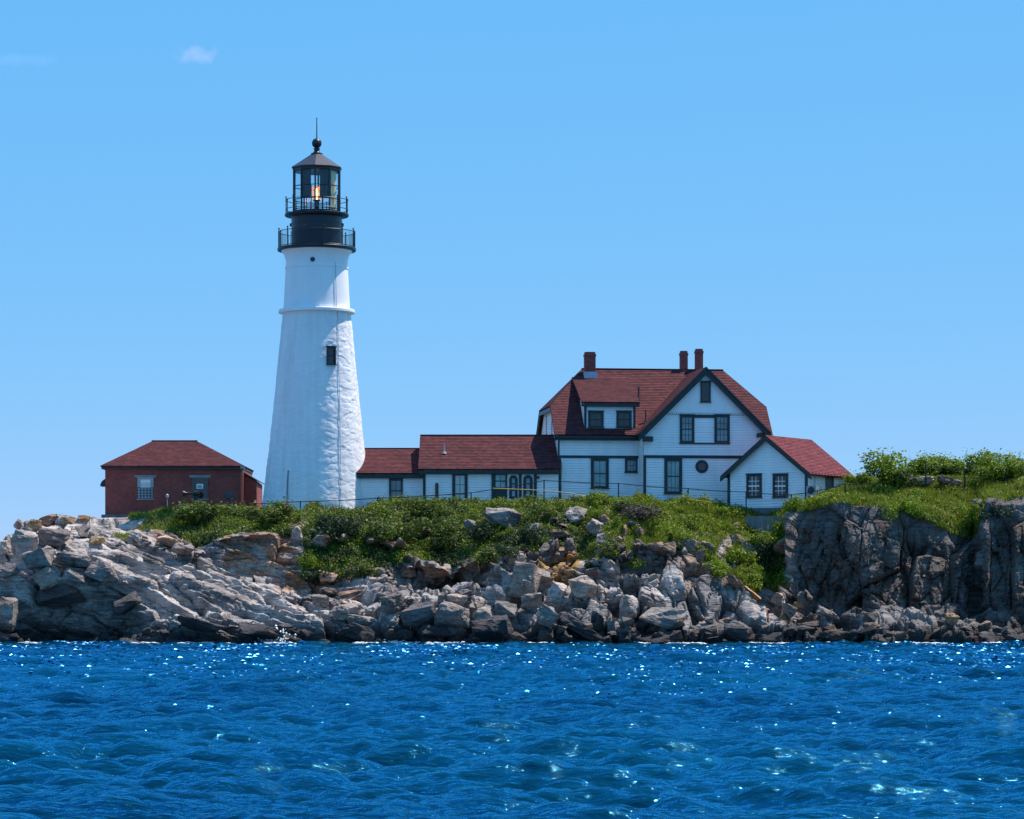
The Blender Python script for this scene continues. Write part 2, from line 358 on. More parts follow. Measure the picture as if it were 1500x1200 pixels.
class Frame:
    """a building's own axes: u to the right, v away from the camera, z up; local z = world z - z0"""
    def __init__(s, px, Y, yaw, z0):
        s.ox, s.oy, s.z0, s.a = (px-CX)*Y/F, Y, z0, math.radians(yaw); s.c, s.s = math.cos(s.a), math.sin(s.a)
    def hit(s, px, py, V):                       # where a line of sight meets the plane v = V
        k = (px-CX)/F; t = (V-s.s*s.ox+s.c*s.oy)/(-s.s*k+s.c); x, y = k*t-s.ox, t-s.oy
        return s.c*x+s.s*y, CH+(HY-py)/F*t-s.z0
    def hitu(s, px, py, U):                      # the plane u = U
        k = (px-CX)/F; t = (U+s.c*s.ox+s.s*s.oy)/(s.c*k+s.s); x, y = k*t-s.ox, t-s.oy
        return -s.s*x+s.c*y, CH+(HY-py)/F*t-s.z0
    def root(s, name): return empty(name, (s.ox, s.oy, s.z0), s.a)
def window(parent, P0, eu, n, s0, s1, z0, z1, case=.14, nx=2, ny=2, pane='glass_teal', trim='green_trim', sill=True, name='window', proud=.09, rail=True, bar=.028, sub=None):
    """casing with sill (one part); pane and glazing bars are its sub-parts"""
    b = MB(); ev = Z3
    b.obox(P0, eu, ev, n, s0, s0+case, z0, z1, -.02, proud); b.obox(P0, eu, ev, n, s1-case, s1, z0, z1, -.02, proud)
    b.obox(P0, eu, ev, n, s0+case, s1-case, z1-case, z1, -.02, proud-.003); b.obox(P0, eu, ev, n, s0+case, s1-case, z0, z0+case*.7, -.02, proud-.003)
    b.obox(P0, eu, ev, n, s0-.04, s1+.04, z1, z1+.05, -.02, proud+.05)
    if sill: b.obox(P0, eu, ev, n, s0-.05, s1+.05, z0-.05, z0, -.02, proud+.06)
    o = b.build(name, trim, parent)
    a0, a1, c0, c1 = s0+case, s1-case, z0+case*.7, z1-case
    g = MB(); g.obox(P0, eu, ev, n, a0, a1, c0, c1, -.01, .034); g.build('pane', pane, o)
    if nx*ny > 1:
        g = MB()
        for i in range(1, nx): x = lerp(a0, a1, i/nx); g.obox(P0, eu, ev, n, x-bar/2, x+bar/2, c0, c1, .0345, .050)
        for j in range(1, ny):
            z = lerp(c0, c1, j/ny); bb = bar*1.3 if (rail and j == ny//2) else bar/2
            g.obox(P0, eu, ev, n, a0, a1, z-bb, z+bb, .0345, .052 if bb < bar else .06)
        g.build('glazing_bars', sub or trim, o)
    return o

# ------------------------------------------------------------------ sea
def make_sea():
    rs = np.random.RandomState(5)
    def tile(n, L, lp, ls, ang, rms, spread):
        kx = np.fft.fftfreq(n, L/n)*2*np.pi; KX, KY = np.meshgrid(kx, kx, indexing='ij'); K = np.hypot(KX, KY); K[0, 0] = 1
        kp = 2*np.pi/lp; th = np.arctan2(KY, KX)-ang
        S = K**-3.7*np.exp(-1.1*(kp/K)**2)*np.exp(-(K*ls/(2*np.pi))**2)*(np.abs(np.cos(th))**spread+.12); S[0, 0] = 0
        H = np.fft.fft2(rs.randn(n, n))*np.sqrt(S); h = np.fft.ifft2(H).real; sc = rms/h.std()
        dx = np.fft.ifft2(-1j*KX/K*H).real*sc; dy = np.fft.ifft2(-1j*KY/K*H).real*sc
        return h*sc, dx, dy
    def samp(T, x, y, L):
        n = T[0].shape[0]; u = x/L*n; v = y/L*n; i = np.floor(u).astype(int); j = np.floor(v).astype(int); a = u-i; b = v-j
        r = []
        for t in T:
            r.append((t[i % n, j % n]*(1-a)+t[(i+1) % n, j % n]*a)*(1-b)+(t[i % n, (j+1) % n]*(1-a)+t[(i+1) % n, (j+1) % n]*a)*b)
        return r
    T1 = tile(1024, 131.0, 6.0, .28, math.radians(86), .115, 6); T2 = tile(512, 17.3, 1.3, .08, math.radians(94), .027, 5)
    rows = 31*(190/31)**np.linspace(0, 1, 860); ss = np.linspace(-1, 1, 620)
    rows = np.concatenate([[-1500, 0, 15, 25], rows, [200, 300, 900, 9000]])
    ss = np.concatenate([[-60, -6, -1.6], ss, [1.6, 6, 60]])
    Yg, Sg = np.meshgrid(rows, ss, indexing='ij'); Xg = Sg*(np.clip(Yg, 31, 190)*.2+4)
    fx, fy = Xg.ravel(), Yg.ravel(); sg = Sg.ravel()
    fade = np.clip((1-np.abs(sg))/.06, 0, 1)*np.clip((fy-31)/2, 0, 1)*np.clip((190-fy)/2, 0, 1)
    h1, ax, ay = samp(T1, fx, fy, 131.0); h2, bx, by = samp(T2, fx, fy, 17.3)
    gust = .75+.5*(fbm(np.stack([fx*.05, fy*.04, fx*0], 1), 3, 3)*.5+.5)
    V = np.stack([fx+fade*(ax*.6+bx*.6)*gust, fy+fade*(ay*.9+by*.7)*gust, fade*(h1+h2)*gust], 1)
    nr, nc = len(rows), len(ss); idx = np.arange(nr*nc).reshape(nr, nc)
    Q = np.stack([idx[:-1, :-1], idx[:-1, 1:], idx[1:, 1:], idx[1:, :-1]], -1).reshape(-1, 4)
    o = me_np('sea', V, Q, 'sea_water', smooth=True); tag(o, 'choppy blue sea in front of the rocky headland', kind='structure')
    # steep little wavelets added on the swell, shaped to throw sun glints at the camera
    n = 95000; y = 34+(175.5-34)*rs.rand(n)**.42; x = (rs.rand(n)*2-1)*(y*.19+3)
    cl = fbm(np.stack([x*.22, y*.10, x*0], 1), 44, 3); keep = rs.rand(n) < np.clip(.30+1.1*cl, .05, 1); x, y = x[keep], y[keep]; n = len(x)
    h1, ax, ay = samp(T1, x, y, 131.0); h2, bx, by = samp(T2, x, y, 17.3); g = .75+.5*(fbm(np.stack([x*.05, y*.04, x*0], 1), 3, 3)*.5+.5)
    cx, cy, cz = x+(ax*.6+bx*.6)*g, y+(ay*.9+by*.7)*g, (h1+h2)*g-.012
    # each is a small wedge, steep face turned about halfway between sun and camera, gentle behind
    L_ = rs.uniform(.05, .15, n)*np.clip(y/150, .35, 1.0); az = np.radians(-66+rs.randn(n)*26); H = L_*rs.uniform(.25, .5, n); tl = np.radians(rs.uniform(38, 53, n))
    fx_, fy_ = np.cos(az), np.sin(az); sx_, sy_ = -fy_, fx_; d = H/np.tan(tl); bk = L_*1.2
    P = np.stack([np.stack([cx+fx_*d+sx_*L_, cy+fy_*d+sy_*L_, cz], 1), np.stack([cx+fx_*d-sx_*L_, cy+fy_*d-sy_*L_, cz], 1), np.stack([cx-fx_*bk, cy-fy_*bk, cz], 1), np.stack([cx, cy, cz+H], 1)], 1).reshape(-1, 3)
    tf = np.array([(1,0,3),(0,2,3),(2,1,3)]); Q = (np.arange(n)[:, None, None]*4+tf[None]).reshape(-1, 3)
    tag(me_np('glint_wedges', P, Q, 'glint_water'), 'small wedges added on the sea to glint in the sun', kind='stuff')
    return o
make_sea()

# ------------------------------------------------------------------ headland
# each station: px, then profile points waterline -> shelf -> cliff -> lip as (row, distance); then ground behind
ST = [
 (-260, [(925,178.5),(890,181),(865,183),(845,185),(835,187),(828,190)], (822,199)),
 (0,    [(915,178.2),(875,180.5),(850,183),(828,185.5),(818,188),(808,191)], (800,198)),
 (28,   [(935,180.0),(868,181),(845,182.5),(815,185),(803,188),(790,192)], (778,198)),
 (60,   [(936,181.2),(872,182.4),(852,180.9),(812,184.2),(800,188),(778,192.5)], (764,198)),
 (110,  [(936,181.4),(880,182.2),(856,180.6),(812,183.8),(797,188),(770,193)], (758,199)),
 (165,  [(932,180.3),(884,181.2),(860,180.9),(817,184.4),(797,188.5),(766,193.5)], (757,199)),
 (250,  [(925,178.3),(885,181),(855,183.2),(828,186),(797,190),(760,194.5)], (752,199)),
 (330,  [(928,178),(895,180.5),(868,183.4),(845,186.3),(787,187.6),(749,194)], (747,199)),
 (440,  [(930,178),(905,180),(885,182.5),(858,185.8),(795,187.8),(743,194)], (745,199)),
 (550,  [(935,178),(912,179.5),(880,182),(862,185.8),(800,188.3),(737,194)], (745,199)),
 (600,  [(935,178),(908,179.5),(880,182),(868,187.5),(830,187.0),(735,194)], (745,199)),
 (650,  [(935,178),(905,179.5),(880,182),(872,189.8),(836,187.3),(734,194)], (745,199)),
 (695,  [(932,178),(905,180),(880,182),(868,187),(826,186.6),(734,194)], (745,199)),
 (750,  [(930,178),(905,180.3),(870,182.3),(828,184.3),(795,187.5),(734,194)], (745,199)),
 (850,  [(930,178),(900,180.5),(860,183.5),(835,186),(790,188.5),(733,194)], (745,199)),
 (920,  [(930,178),(905,181),(860,182.5),(815,184.5),(785,187.5),(728,194)], (742,199)),
 (1000, [(932,178.5),(912,181),(860,182.3),(808,184.5),(785,187.5),(734,193.5)], (745,199)),
 (1080, [(932,178.5),(915,180.5),(870,182.2),(848,184),(800,188),(747,192)], (745,199)),
 (1135, [(930,178.5),(910,181),(895,183.5),(870,186),(815,189),(765,191)], (747,199)),
 (1162, [(928,179),(912,181.5),(890,184.5),(840,185.5),(785,186.5),(750,188)], (740,199)),
 (1200, [(929,179),(914,181.5),(890,184.2),(840,184.9),(780,185.5),(742,186.5)], (728,195)),
 (1250, [(930,179),(915,181.5),(890,183.8),(840,184.3),(780,184.8),(738,185.5)], (714,193)),
 (1310, [(930,179),(915,181.5),(890,183.5),(840,184),(785,184.4),(746,185)], (712,192)),
 (1385, [(930,179),(915,181.5),(890,183.6),(840,184),(795,184.6),(762,185.6)], (711,192)),
 (1412, [(930,179),(915,181.5),(895,183.6),(845,184.4),(805,185.4),(772,186.4)], (710,192)),
 (1428, [(930,179),(915,181.6),(895,184.6),(845,185.5),(800,186.3),(768,187.4)], (710,193)),
 (1446, [(930,179),(918,181.4),(892,182.8),(840,183.2),(785,183.5),(737,184.3)], (708,192)),
 (1760, [(930,179),(918,181.4),(892,182.8),(840,183.2),(785,183.5),(732,184.3)], (705,192)),
]
def profile(px, seg=(6, 26, 34, 40, 46, 46, 52, 22, 12, 10)):
    i = max(j for j in range(len(ST)) if ST[j][0] <= px or j == 0); i = min(i, len(ST)-2)
    a, b = ST[i], ST[i+1]; t = (px-a[0])/(b[0]-a[0]); t = t*t*(3-2*t)*.6+t*.4
    def pts(s):
        p = [(None, 174.0, -3.0), (None, 176.3, -.35)]
        p += [(r, Y, CH+(HY-r)*Y/F-(.38 if (i == 5 and 250 < s[0] < 1060) else 0)) for i, (r, Y) in enumerate(s[1])]
        r, Y = s[2]; z = CH+(HY-r)*Y/F-(.25 if 250 < s[0] < 1060 else 0); p += [(r, Y, z)]
        hill = np.clip((s[0]-1180)/90, 0, 1); p += [(None, Y+8+5*(1-hill), z+1.0*hill), (None, Y+36, -3)]
        return p
    A, B = pts(a), pts(b); P = [(lerp(p[1], q[1], t), lerp(p[2], q[2], t)) for p, q in zip(A, B)]
    Ys, Zs, sg = [], [], []
    for k in range(len(P)-1):
        for j in range(seg[k]):
            u = j/seg[k]; Ys.append(lerp(P[k][0], P[k+1][0], u)); Zs.append(lerp(P[k][1], P[k+1][1], u)); sg.append(k+u)
    return Ys, Zs, sg
pxs = np.arange(-258, 1758, 2.0)
prof = [profile(p) for p in pxs]
GY = np.array([p[0] for p in prof]); GZ = np.array([p[1] for p in prof]); GS = np.array([p[2] for p in prof])
def smooth(A, n):                       # soften the kinks along the profile a little
    for _ in range(n): B = A.copy(); B[:, 1:-1] = .25*A[:, :-2]+.5*A[:, 1:-1]+.25*A[:, 2:]; A = B
    return A
GY = smooth(GY, 4); GZ = smooth(GZ, 4)
GX = (pxs[:, None]-CX)*GY/F; GPX = np.repeat(pxs[:, None], GY.shape[1], 1); GPY = HY-(GZ-CH)*F/GY
# which pixels carry plants, rust, ochre scree: regions drawn on the ground
def inside(poly, x, y):
    r = np.zeros(x.shape, bool); n = len(poly)
    for i in range(n):
        (x0, y0), (x1, y1) = poly[i], poly[(i+1) % n]
        c = ((y0 > y) != (y1 > y)) & (x < (x1-x0)*(y-y0)/((y1-y0) if y1 != y0 else 1e-9)+x0); r ^= c
    return r
VEG = [[(165,786),(215,762),(255,735),(1500,600),(1800,600),(1800,735),(1446,732),(1432,792),(1395,780),(1330,752),(1260,738),(1180,748),(1152,752),(1146,800),(1148,868),(1120,855),(1085,852),(1050,832),(1010,806),(985,800),(960,815),(930,806),(905,812),(880,822),(845,818),(842,800),(800,795),(772,815),(735,812),(720,818),(690,838),(655,822),(590,824),(560,835),(505,836),(500,848),(462,862),(440,852),(446,800),(438,782),(325,784),(290,800),(240,780),(200,776),(182,793)]]
NOVEG = [[(1070,780),(1090,795),(1105,820),(1070,835),(1045,822),(1050,800)]]
def vegmask(px, py, S):
    m = inside(VEG[0], px, py)
    for q in NOVEG: m &= ~inside(q, px, py)
    return m | ((S > 7.15) & (px > 190))
p0 = np.stack([GX.ravel(), GY.ravel(), GZ.ravel()], 1)
veg = vegmask(GPX, GPY, GS).astype(float)
hole = fbm(p0*np.array((.5, .5, .62)), 191, 4).reshape(GY.shape); veg[(hole < -.24) & (GPX > 400) & (GPX < 1150) & (GS < 6.75)] = 0
for _ in range(3):
    B = veg.copy(); B[1:-1, 1:-1] = (veg[1:-1, 1:-1]*2+veg[:-2, 1:-1]+veg[2:, 1:-1]+veg[1:-1, :-2]+veg[1:-1, 2:])/6; veg = B
rust = np.zeros_like(veg)
for q, a in (([(320,782),(440,782),(446,848),(330,842)], .75), ([(490,832),(560,832),(550,852),(488,850)], .85), ([(680,815),(700,800),(720,840),(660,840)], .8), ([(925,782),(965,790),(975,815),(930,800)], .8), ([(1045,828),(1078,838),(1160,905),(1150,925),(1105,878),(1060,860)], 1.0), ([(1140,770),(1185,770),(1180,830),(1140,830)], .5), ([(225,775),(280,785),(270,815),(225,800)], .5), ([(1065,790),(1105,795),(1100,815),(1060,815)], .9)):
    rust = np.maximum(rust, inside(q, GPX, GPY)*a)
rust = np.maximum(rust, .75*((hole < -.18) & (GPX > 400) & (GPX < 1150) & (GS > 4.4) & (GS < 6.8))); rust = np.maximum(rust, .5*((fbm(p0*np.array((.35, .35, .2)), 195, 3).reshape(GY.shape) > .25) & (GPX > 1145) & (GS > 3)))
ochre = inside([(783,832),(800,815),(845,808),(850,825),(832,850),(800,845)], GPX, GPY).astype(float)
# normal of the smooth sheet
def normals(X, Y, Z):
    P = np.stack([X, Y, Z], -1); du = np.gradient(P, axis=0); dv = np.gradient(P, axis=1); n = np.cross(du, dv); n /= np.linalg.norm(n, axis=-1, keepdims=True)+1e-9
    n[n[..., 1] > .3] *= 1; f = np.where((n[..., 2] < 0) & (n[..., 1] > 0), -1, 1)[..., None]; return n*f
NRM = normals(GX, GY, GZ)
for _ in range(10):
    B = NRM.copy(); B[1:-1, 1:-1] = (NRM[1:-1, 1:-1]+NRM[:-2, 1:-1]+NRM[2:, 1:-1]+NRM[1:-1, :-2]+NRM[1:-1, 2:])/5; NRM = B
NRM /= np.linalg.norm(NRM, axis=-1, keepdims=True)
nn = NRM.reshape(-1, 3); pxf = GPX.ravel(); pyf = GPY.ravel(); vf = veg.ravel(); sf = GS.ravel()
def rot_y(p, deg): a = math.radians(deg); return np.stack([p[:,0]*math.cos(a)+p[:,2]*math.sin(a), p[:,1], -p[:,0]*math.sin(a)+p[:,2]*math.cos(a)], 1)
warp = np.stack([fbm(p0*.35, s, 3) for s in (11, 12, 13)], 1)
def blocks(q, dims, seed, amp, tilt, crack, cw):
    """fractured blocks: every cell of a stretched lattice stands at its own depth and slant, with open joints between"""
    d = np.array(dims); f1, f2, cid, off = voronoi(q/d, seed)
    h = h01(cid[:,0], cid[:,1], cid[:,2], seed+20)-.5; o = off*d
    tl = np.stack([h01(cid[:,0], cid[:,1], cid[:,2], seed+21+j)-.5 for j in range(3)], 1)
    return amp*2*h+(o*tl).sum(1)*tilt-crack*np.exp(-((f2-f1)/cw)**2)
left = 1-sstep(470, 600, pxf); right = sstep(1145, 1170, pxf); mid = 1-left-right
pl = rot_y(p0+warp*.2, -17)
dl = blocks(pl, (6.5, 5.0, 1.9), 100, .34, .30, .34, .035)+blocks(pl+5, (3.0, 3.0, .55), 140, .10, .22, .09, .07)+blocks(pl+9, (1.3, 1.2, .2), 180, .035, .25, .03, .10)
pm = rot_y(p0+warp*.45, 10)
dm = blocks(pm, (1.7, 1.9, 2.9), 200, .55, .8, .40, .06)+blocks(pm+3, (.75, .9, 1.2), 240, .12, .6, .10, .07)
pdg = rot_y(p0+warp*.25, 15); dd_ = blocks(pdg, (1.25, 1.8, 6.0), 260, .62, .45, .45, .06)+blocks(pdg+3, (.6, .8, 1.6), 280, .14, .5, .10, .09)
wdg = sstep(950, 985, pxf)*(1-sstep(1135, 1150, pxf))*np.clip((sf-2.2)/.5, 0, 1); dm = dm*(1-wdg)+dd_*wdg
pr = rot_y(p0+warp*.22, -5)
dr = blocks(pr, (1.9, 2.0, 5.0), 300, .55, .75, .34, .045)+blocks(pr+2, (.8, 1.0, 1.7), 340, .17, .7, .12, .07)+blocks(pr+7, (.35, .5, .6), 360, .05, .6, .04, .1)
# ledges: beds step up the slope with flat treads and upright risers
def terr(h, T, fr=.80): n = np.floor(h/T); f_ = h/T-n; return (n+sstep(fr, 1, f_))*T
dY = np.gradient(GY, axis=1); dZ = np.gradient(GZ, axis=1); sl = np.clip(np.where(np.abs(dZ) > 1e-4, dY/np.where(np.abs(dZ) > 1e-4, dZ, 1), 0), 0, 2.2).ravel()
def cellv(q, dims, seed): f1, f2, cid, off = voronoi(q/np.array(dims), seed); return h01(cid[:,0], cid[:,1], cid[:,2], seed+33)
hl = p0[:, 2]+p0[:, 0]*math.tan(math.radians(17))+warp[:, 2]*.07
pa = cellv(pl, (5.5, 9, 9), 501); ql = hl+.55*(terr(hl+pa*1.3, 1.3, .84)-pa*1.3-hl); pb = cellv(pl, (2.4, 9, 5), 511); ql = ql+.75*(terr(ql+hl*.0+pb*.5, .42)-pb*.5-ql)*0+.38*(terr(hl+pb*.5, .40, .82)-pb*.5-hl)
hm = p0[:, 2]+warp[:, 2]*.15; pc = cellv(pm, (1.5, 9, 9), 521); qm = terr(hm+pc*2.2, 1.9, .84)-pc*2.2; pd_ = cellv(pm, (.8, 9, 2), 531); qm = qm+.5*(terr(hm+pd_*.7, .65)-pd_*.7-hm)
tshift = (left*(ql-hl)+mid*(1-wdg)*(qm-hm))*sl
fine = fbm(p0*np.array((1.6, 1.6, 2.6)), 50, 5, .6)*.045
disp = (left*dl+mid*dm+right*dr+fine)
rk = np.clip(1-vf*1.1, 0, 1)*(1-.75*right*sstep(5.6, 6.8, sf))*np.clip((8.2-sf)/.6, 0, 1)*np.clip(sf/1.0, 0, 1)
lump = fbm(p0*.7, 60, 4)*.42*np.clip((8.6-sf)/1.0, .15, 1)
tot = disp*rk+lump*(1-rk)*np.clip(vf+.2, 0, 1)
ph = p0+nn*tot[:, None]; ty = ph[:, 1]+np.clip(tshift, -1.6, 1.6)*rk*np.clip((sf-1.2)/.6, 0, 1)*np.clip((7.0-sf)/.5, 0, 1); ph = np.stack([ph[:, 0]*ty/ph[:, 1], ty, ph[:, 2]], 1)
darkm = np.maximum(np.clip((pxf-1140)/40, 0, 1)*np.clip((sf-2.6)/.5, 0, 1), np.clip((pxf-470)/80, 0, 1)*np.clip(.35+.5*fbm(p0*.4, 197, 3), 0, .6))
nrw, ncl = GY.shape; idx = np.arange(nrw*ncl).reshape(nrw, ncl)
Q = np.stack([idx[:-1, :-1], idx[1:, :-1], idx[1:, 1:], idx[:-1, 1:]], -1).reshape(-1, 4)
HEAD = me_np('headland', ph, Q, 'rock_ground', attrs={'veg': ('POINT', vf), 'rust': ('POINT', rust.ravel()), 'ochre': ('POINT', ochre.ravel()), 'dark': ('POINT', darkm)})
tag(HEAD, 'grey layered rock headland rising from the sea to a grassy top', kind='structure')
PH = ph.reshape(nrw, ncl, 3); PPY = HY-(PH[..., 2]-CH)*F/PH[..., 1]
def ground(px, py):
    """nearest point of the headland on the line of sight"""
    i = int(np.clip(round((px-pxs[0])/2), 0, nrw-1)); c = PPY[i]; y = PH[i, :, 1]
    s = np.where((c[:-1] >= py) & (c[1:] < py))[0]
    j = s[np.argmin(y[s])] if len(s) else int(np.argmin(np.abs(c[:230]-py)))
    return Vector(PH[i, j])
def top_z(x, y, lo=0):
    """height of the ground near a spot in plan"""
    px = x/y*F+CX; i = int(np.clip(round((px-pxs[0])/2), 0, nrw-1)); j = int(np.argmin(np.abs(PH[i, :, 1]-y)-0.02*PH[i, :, 2])); return float(PH[i, j, 2])

# ------------------------------------------------------------------ loose rocks
def hull_mesh(name, seed, n=18, pw=.45, cuts=0, rough=.04, mats='rock_grey', dims=(1, 1, 1)):
    r = np.random.RandomState(seed); p = r.randn(n, 3); p /= np.linalg.norm(p, axis=1, keepdims=True); p = np.sign(p)*np.abs(p)**pw; p /= np.abs(p).max()
    bm = bmesh.new()
    for q in p: bm.verts.new(Vector(q*.5)*1)
    g = bmesh.ops.convex_hull(bm, input=bm.verts); bmesh.ops.delete(bm, geom=[v for v in g['geom_interior'] if isinstance(v, bmesh.types.BMVert)], context='VERTS')
    bmesh.ops.dissolve_limit(bm, angle_limit=math.radians(13), verts=bm.verts, edges=bm.edges)
    if cuts:
        bmesh.ops.bevel(bm, geom=bm.edges[:]+bm.verts[:], offset=.009, segments=1, affect='EDGES')
        bmesh.ops.triangulate(bm, faces=bm.faces)
        for _ in range(cuts):
            bmesh.ops.subdivide_edges(bm, edges=[e for e in bm.edges if e.calc_length() > .10], cuts=1); bmesh.ops.triangulate(bm, faces=bm.faces)
        V = np.array([v.co[:] for v in bm.verts]); d = np.array(dims); W = V*d
        a = fbm(W*2.2+seed*3.7, seed, 4, .6)*rough*2+fbm(W*np.array((.8, .8, 5))+seed, seed+9, 3)*rough*1.1
        nrm = V/(np.linalg.norm(V, axis=1, keepdims=True)+1e-9)
        for v, c in zip(bm.verts, V+nrm*(a/np.array(d.mean()))[:, None]): v.co = c
    bmesh.ops.recalc_face_normals(bm, faces=bm.faces)
    me = bpy.data.meshes.new(name); bm.to_mesh(me); bm.free(); me.materials.append(M[mats]); return me
def put_rock(name, px, py, wpx, hpx, tilt, seed, mat='rock_grey', depth=None, parent=None, sink=.38, n=18, pw=.42, yaw=None, cuts=3):
    """a rock whose lower edge rests on the headland where the line of sight meets it"""
    g = ground(px, min(py+hpx*.42, 941)); s = g.y/F; W, H = wpx*s, hpx*s; D = depth or (W+H)*.55
    me = hull_mesh(name, seed, n, pw, cuts, .05, mat, (W, D, H))
    o = bpy.data.objects.new(name, me); col.objects.link(o)
    Y = g.y+D*(.5-sink); c = at(px, py, Y); o.location = c; o.scale = (W*1.04, D, H*1.04)
    r = random.Random(seed); o.rotation_euler = (r.uniform(-.15, .15), math.radians(tilt), r.uniform(-.3, .3) if yaw is None else yaw)
    if parent: o.parent = parent
    return o
BOULD = [  # px, py, w, h, tilt, material, label
 (966,903,60,36,18,'rock_grey','large pale wedge-shaped boulder leaning at the foot of the cliff under the gabled house'),
 (723,921,62,44,8,'rock_dark','big rounded dark boulder at the waterline left of the long dipping slab'),
 (816,877,32,48,12,'rock_grey','pale pointed boulder standing upright below the ochre scree'),
 (852,862,46,42,-4,'rock_warm','squarish mauve-grey block just right of the ochre scree'),
 (867,908,50,22,8,'rock_dark','flat dark boulder above the long dipping slab'),
 (801,903,33,32,15,'rock_grey','grey boulder between the upright pointed one and the sea'),
 (848,921,82,28,26,'rock_dark','long dark slab dipping to the right at the waterline'),
 (919,893,34,44,3,'rock_grey','upright pale flat-faced slab left of the leaning wedge boulder'),
 (903,931,30,16,-8,'rock_grey','small rock at the waterline under the upright flat-faced slab'),
 (970,935,72,24,-4,'rock_dark','low wide black wet rock at the waterline under the leaning wedge boulder'),
 (845,757,32,28,-12,'rock_pale','pale boulder perched among shrubs below the left house windows'),
 (736,761,56,36,4,'rock_grey','big grey outcrop rock among shrubs below the glazed porch'),
 (871,777,27,30,5,'rock_grey','grey block beside the pale perched boulder on the shrub slope'),
 (928,768,19,10,14,'rock_pale','small pale rock peeping from grass right of the perched boulders'),
 (1079,926,50,32,10,'rock_dark','round dark boulder at the foot of the orange-stained slabs'),
 (1044,932,28,14,-6,'rock_dark','low dark rock just left of the round dark boulder'),
 (1126,932,34,24,12,'rock_dark','dark boulder just right of the round dark boulder'),
 (1163,905,24,16,10,'rock_pale','pale angular rock at the bottom of the green gully'),
 (1186,915,30,12,-5,'rock_brown','flat reddish rock where the green gully meets the shore'),
 (1222,933,54,22,-6,'rock_brown','broad brown-topped boulder on the shore left of the dark cliff'),
 (1213,902,36,16,34,'rock_warm','narrow rock leaning steeply against the left end of the dark cliff'),
 (1260,935,38,20,8,'rock_dark','dark boulder right of the broad brown-topped one'),
 (1277,917,22,9,4,'rock_brown','small reddish flat rock at the foot of the dark cliff'),
 (1312,934,48,21,-5,'rock_grey','layered grey boulder on the shore midway along the dark cliff'),
 (1392,907,25,22,-28,'rock_ochre','pointed tan boulder standing at the foot of the dark cliff'),
 (1370,921,42,10,-2,'rock_pale','long flat pale slab lying below the pointed tan boulder'),
 (1415,920,28,9,8,'rock_pale','thin pale slab right of the pointed tan boulder'),
 (1381,935,42,17,6,'rock_dark','dark shore rock under the long flat pale slab'),
 (1448,936,34,18,-4,'rock_grey','grey shore rock below the dark cleft in the cliff'),
 (1487,938,36,18,4,'rock_dark','dark shore rock at the right edge of the picture'),
 (505,897,38,24,-5,'rock_pale','pale block with a black shaded end left of centre on the shore'),
 (575,884,42,28,-8,'rock_warm','tan-topped block on the ledge left of the tall upright block'),
 (614,897,52,54,12,'rock_grey','tall upright grey block below the dark hollow'),
 (662,903,56,44,8,'rock_grey','big shadowed block right of the tall upright block'),
 (668,879,42,18,2,'rock_warm','flat-topped pale block in front of the dark hollow'),
 (532,929,86,27,13,'rock_dark','long dark slab at the waterline right of the white splash'),
 (636,927,46,22,14,'rock_dark','dark slab at the waterline under the tall upright block'),
 (527,908,46,18,12,'rock_grey','tilted grey slab above the long dark waterline slab'),
 (707,905,36,32,-8,'rock_grey','blocky boulder left of the big rounded dark one'),
 (588,928,42,20,15,'rock_dark','dark tilted block between the two waterline slabs'),
 (682,871,28,16,-5,'rock_grey','small grey block at the right mouth of the dark hollow'),
 (10,802,18,36,-4,'rock_grey','tall narrow block at the left end of the skyline rocks'),
 (36,796,40,46,3,'rock_grey','big shaded block below the skyline at far left'),
 (28,771,22,20,-6,'rock_warm','small sunlit block on top of the far left rock pile'),
 (52,770,28,18,8,'rock_ochre','tan flat-topped block in the skyline rock pile'),
 (80,788,46,32,6,'rock_warm','large block with a sunlit right face below the skyline'),
 (73,762,28,19,-3,'rock_brown','dark-faced square block highest in the left rock pile'),
 (99,764,26,12,3,'rock_ochre','low tan block right of the highest square block'),
 (121,760,24,11,0,'rock_ochre','flat tan slab beside the brick building'),
 (143,791,29,20,-6,'rock_ochre','orange layered boulder below the brick building'),
 (119,778,20,24,5,'rock_dark','dark purple block left of the brick building foundation'),
]
for i, (px, py, wp, hp, tl, mt, lb) in enumerate(BOULD):
    o = put_rock('boulder', px, py, wp, hp, tl, 400+i*7, mt, n=11+i % 8, pw=.55+.11*(i % 5), sink=.38 if px < 160 or px > 1150 else .48); tag(o, lb, 'boulder', 'boulders on the headland')
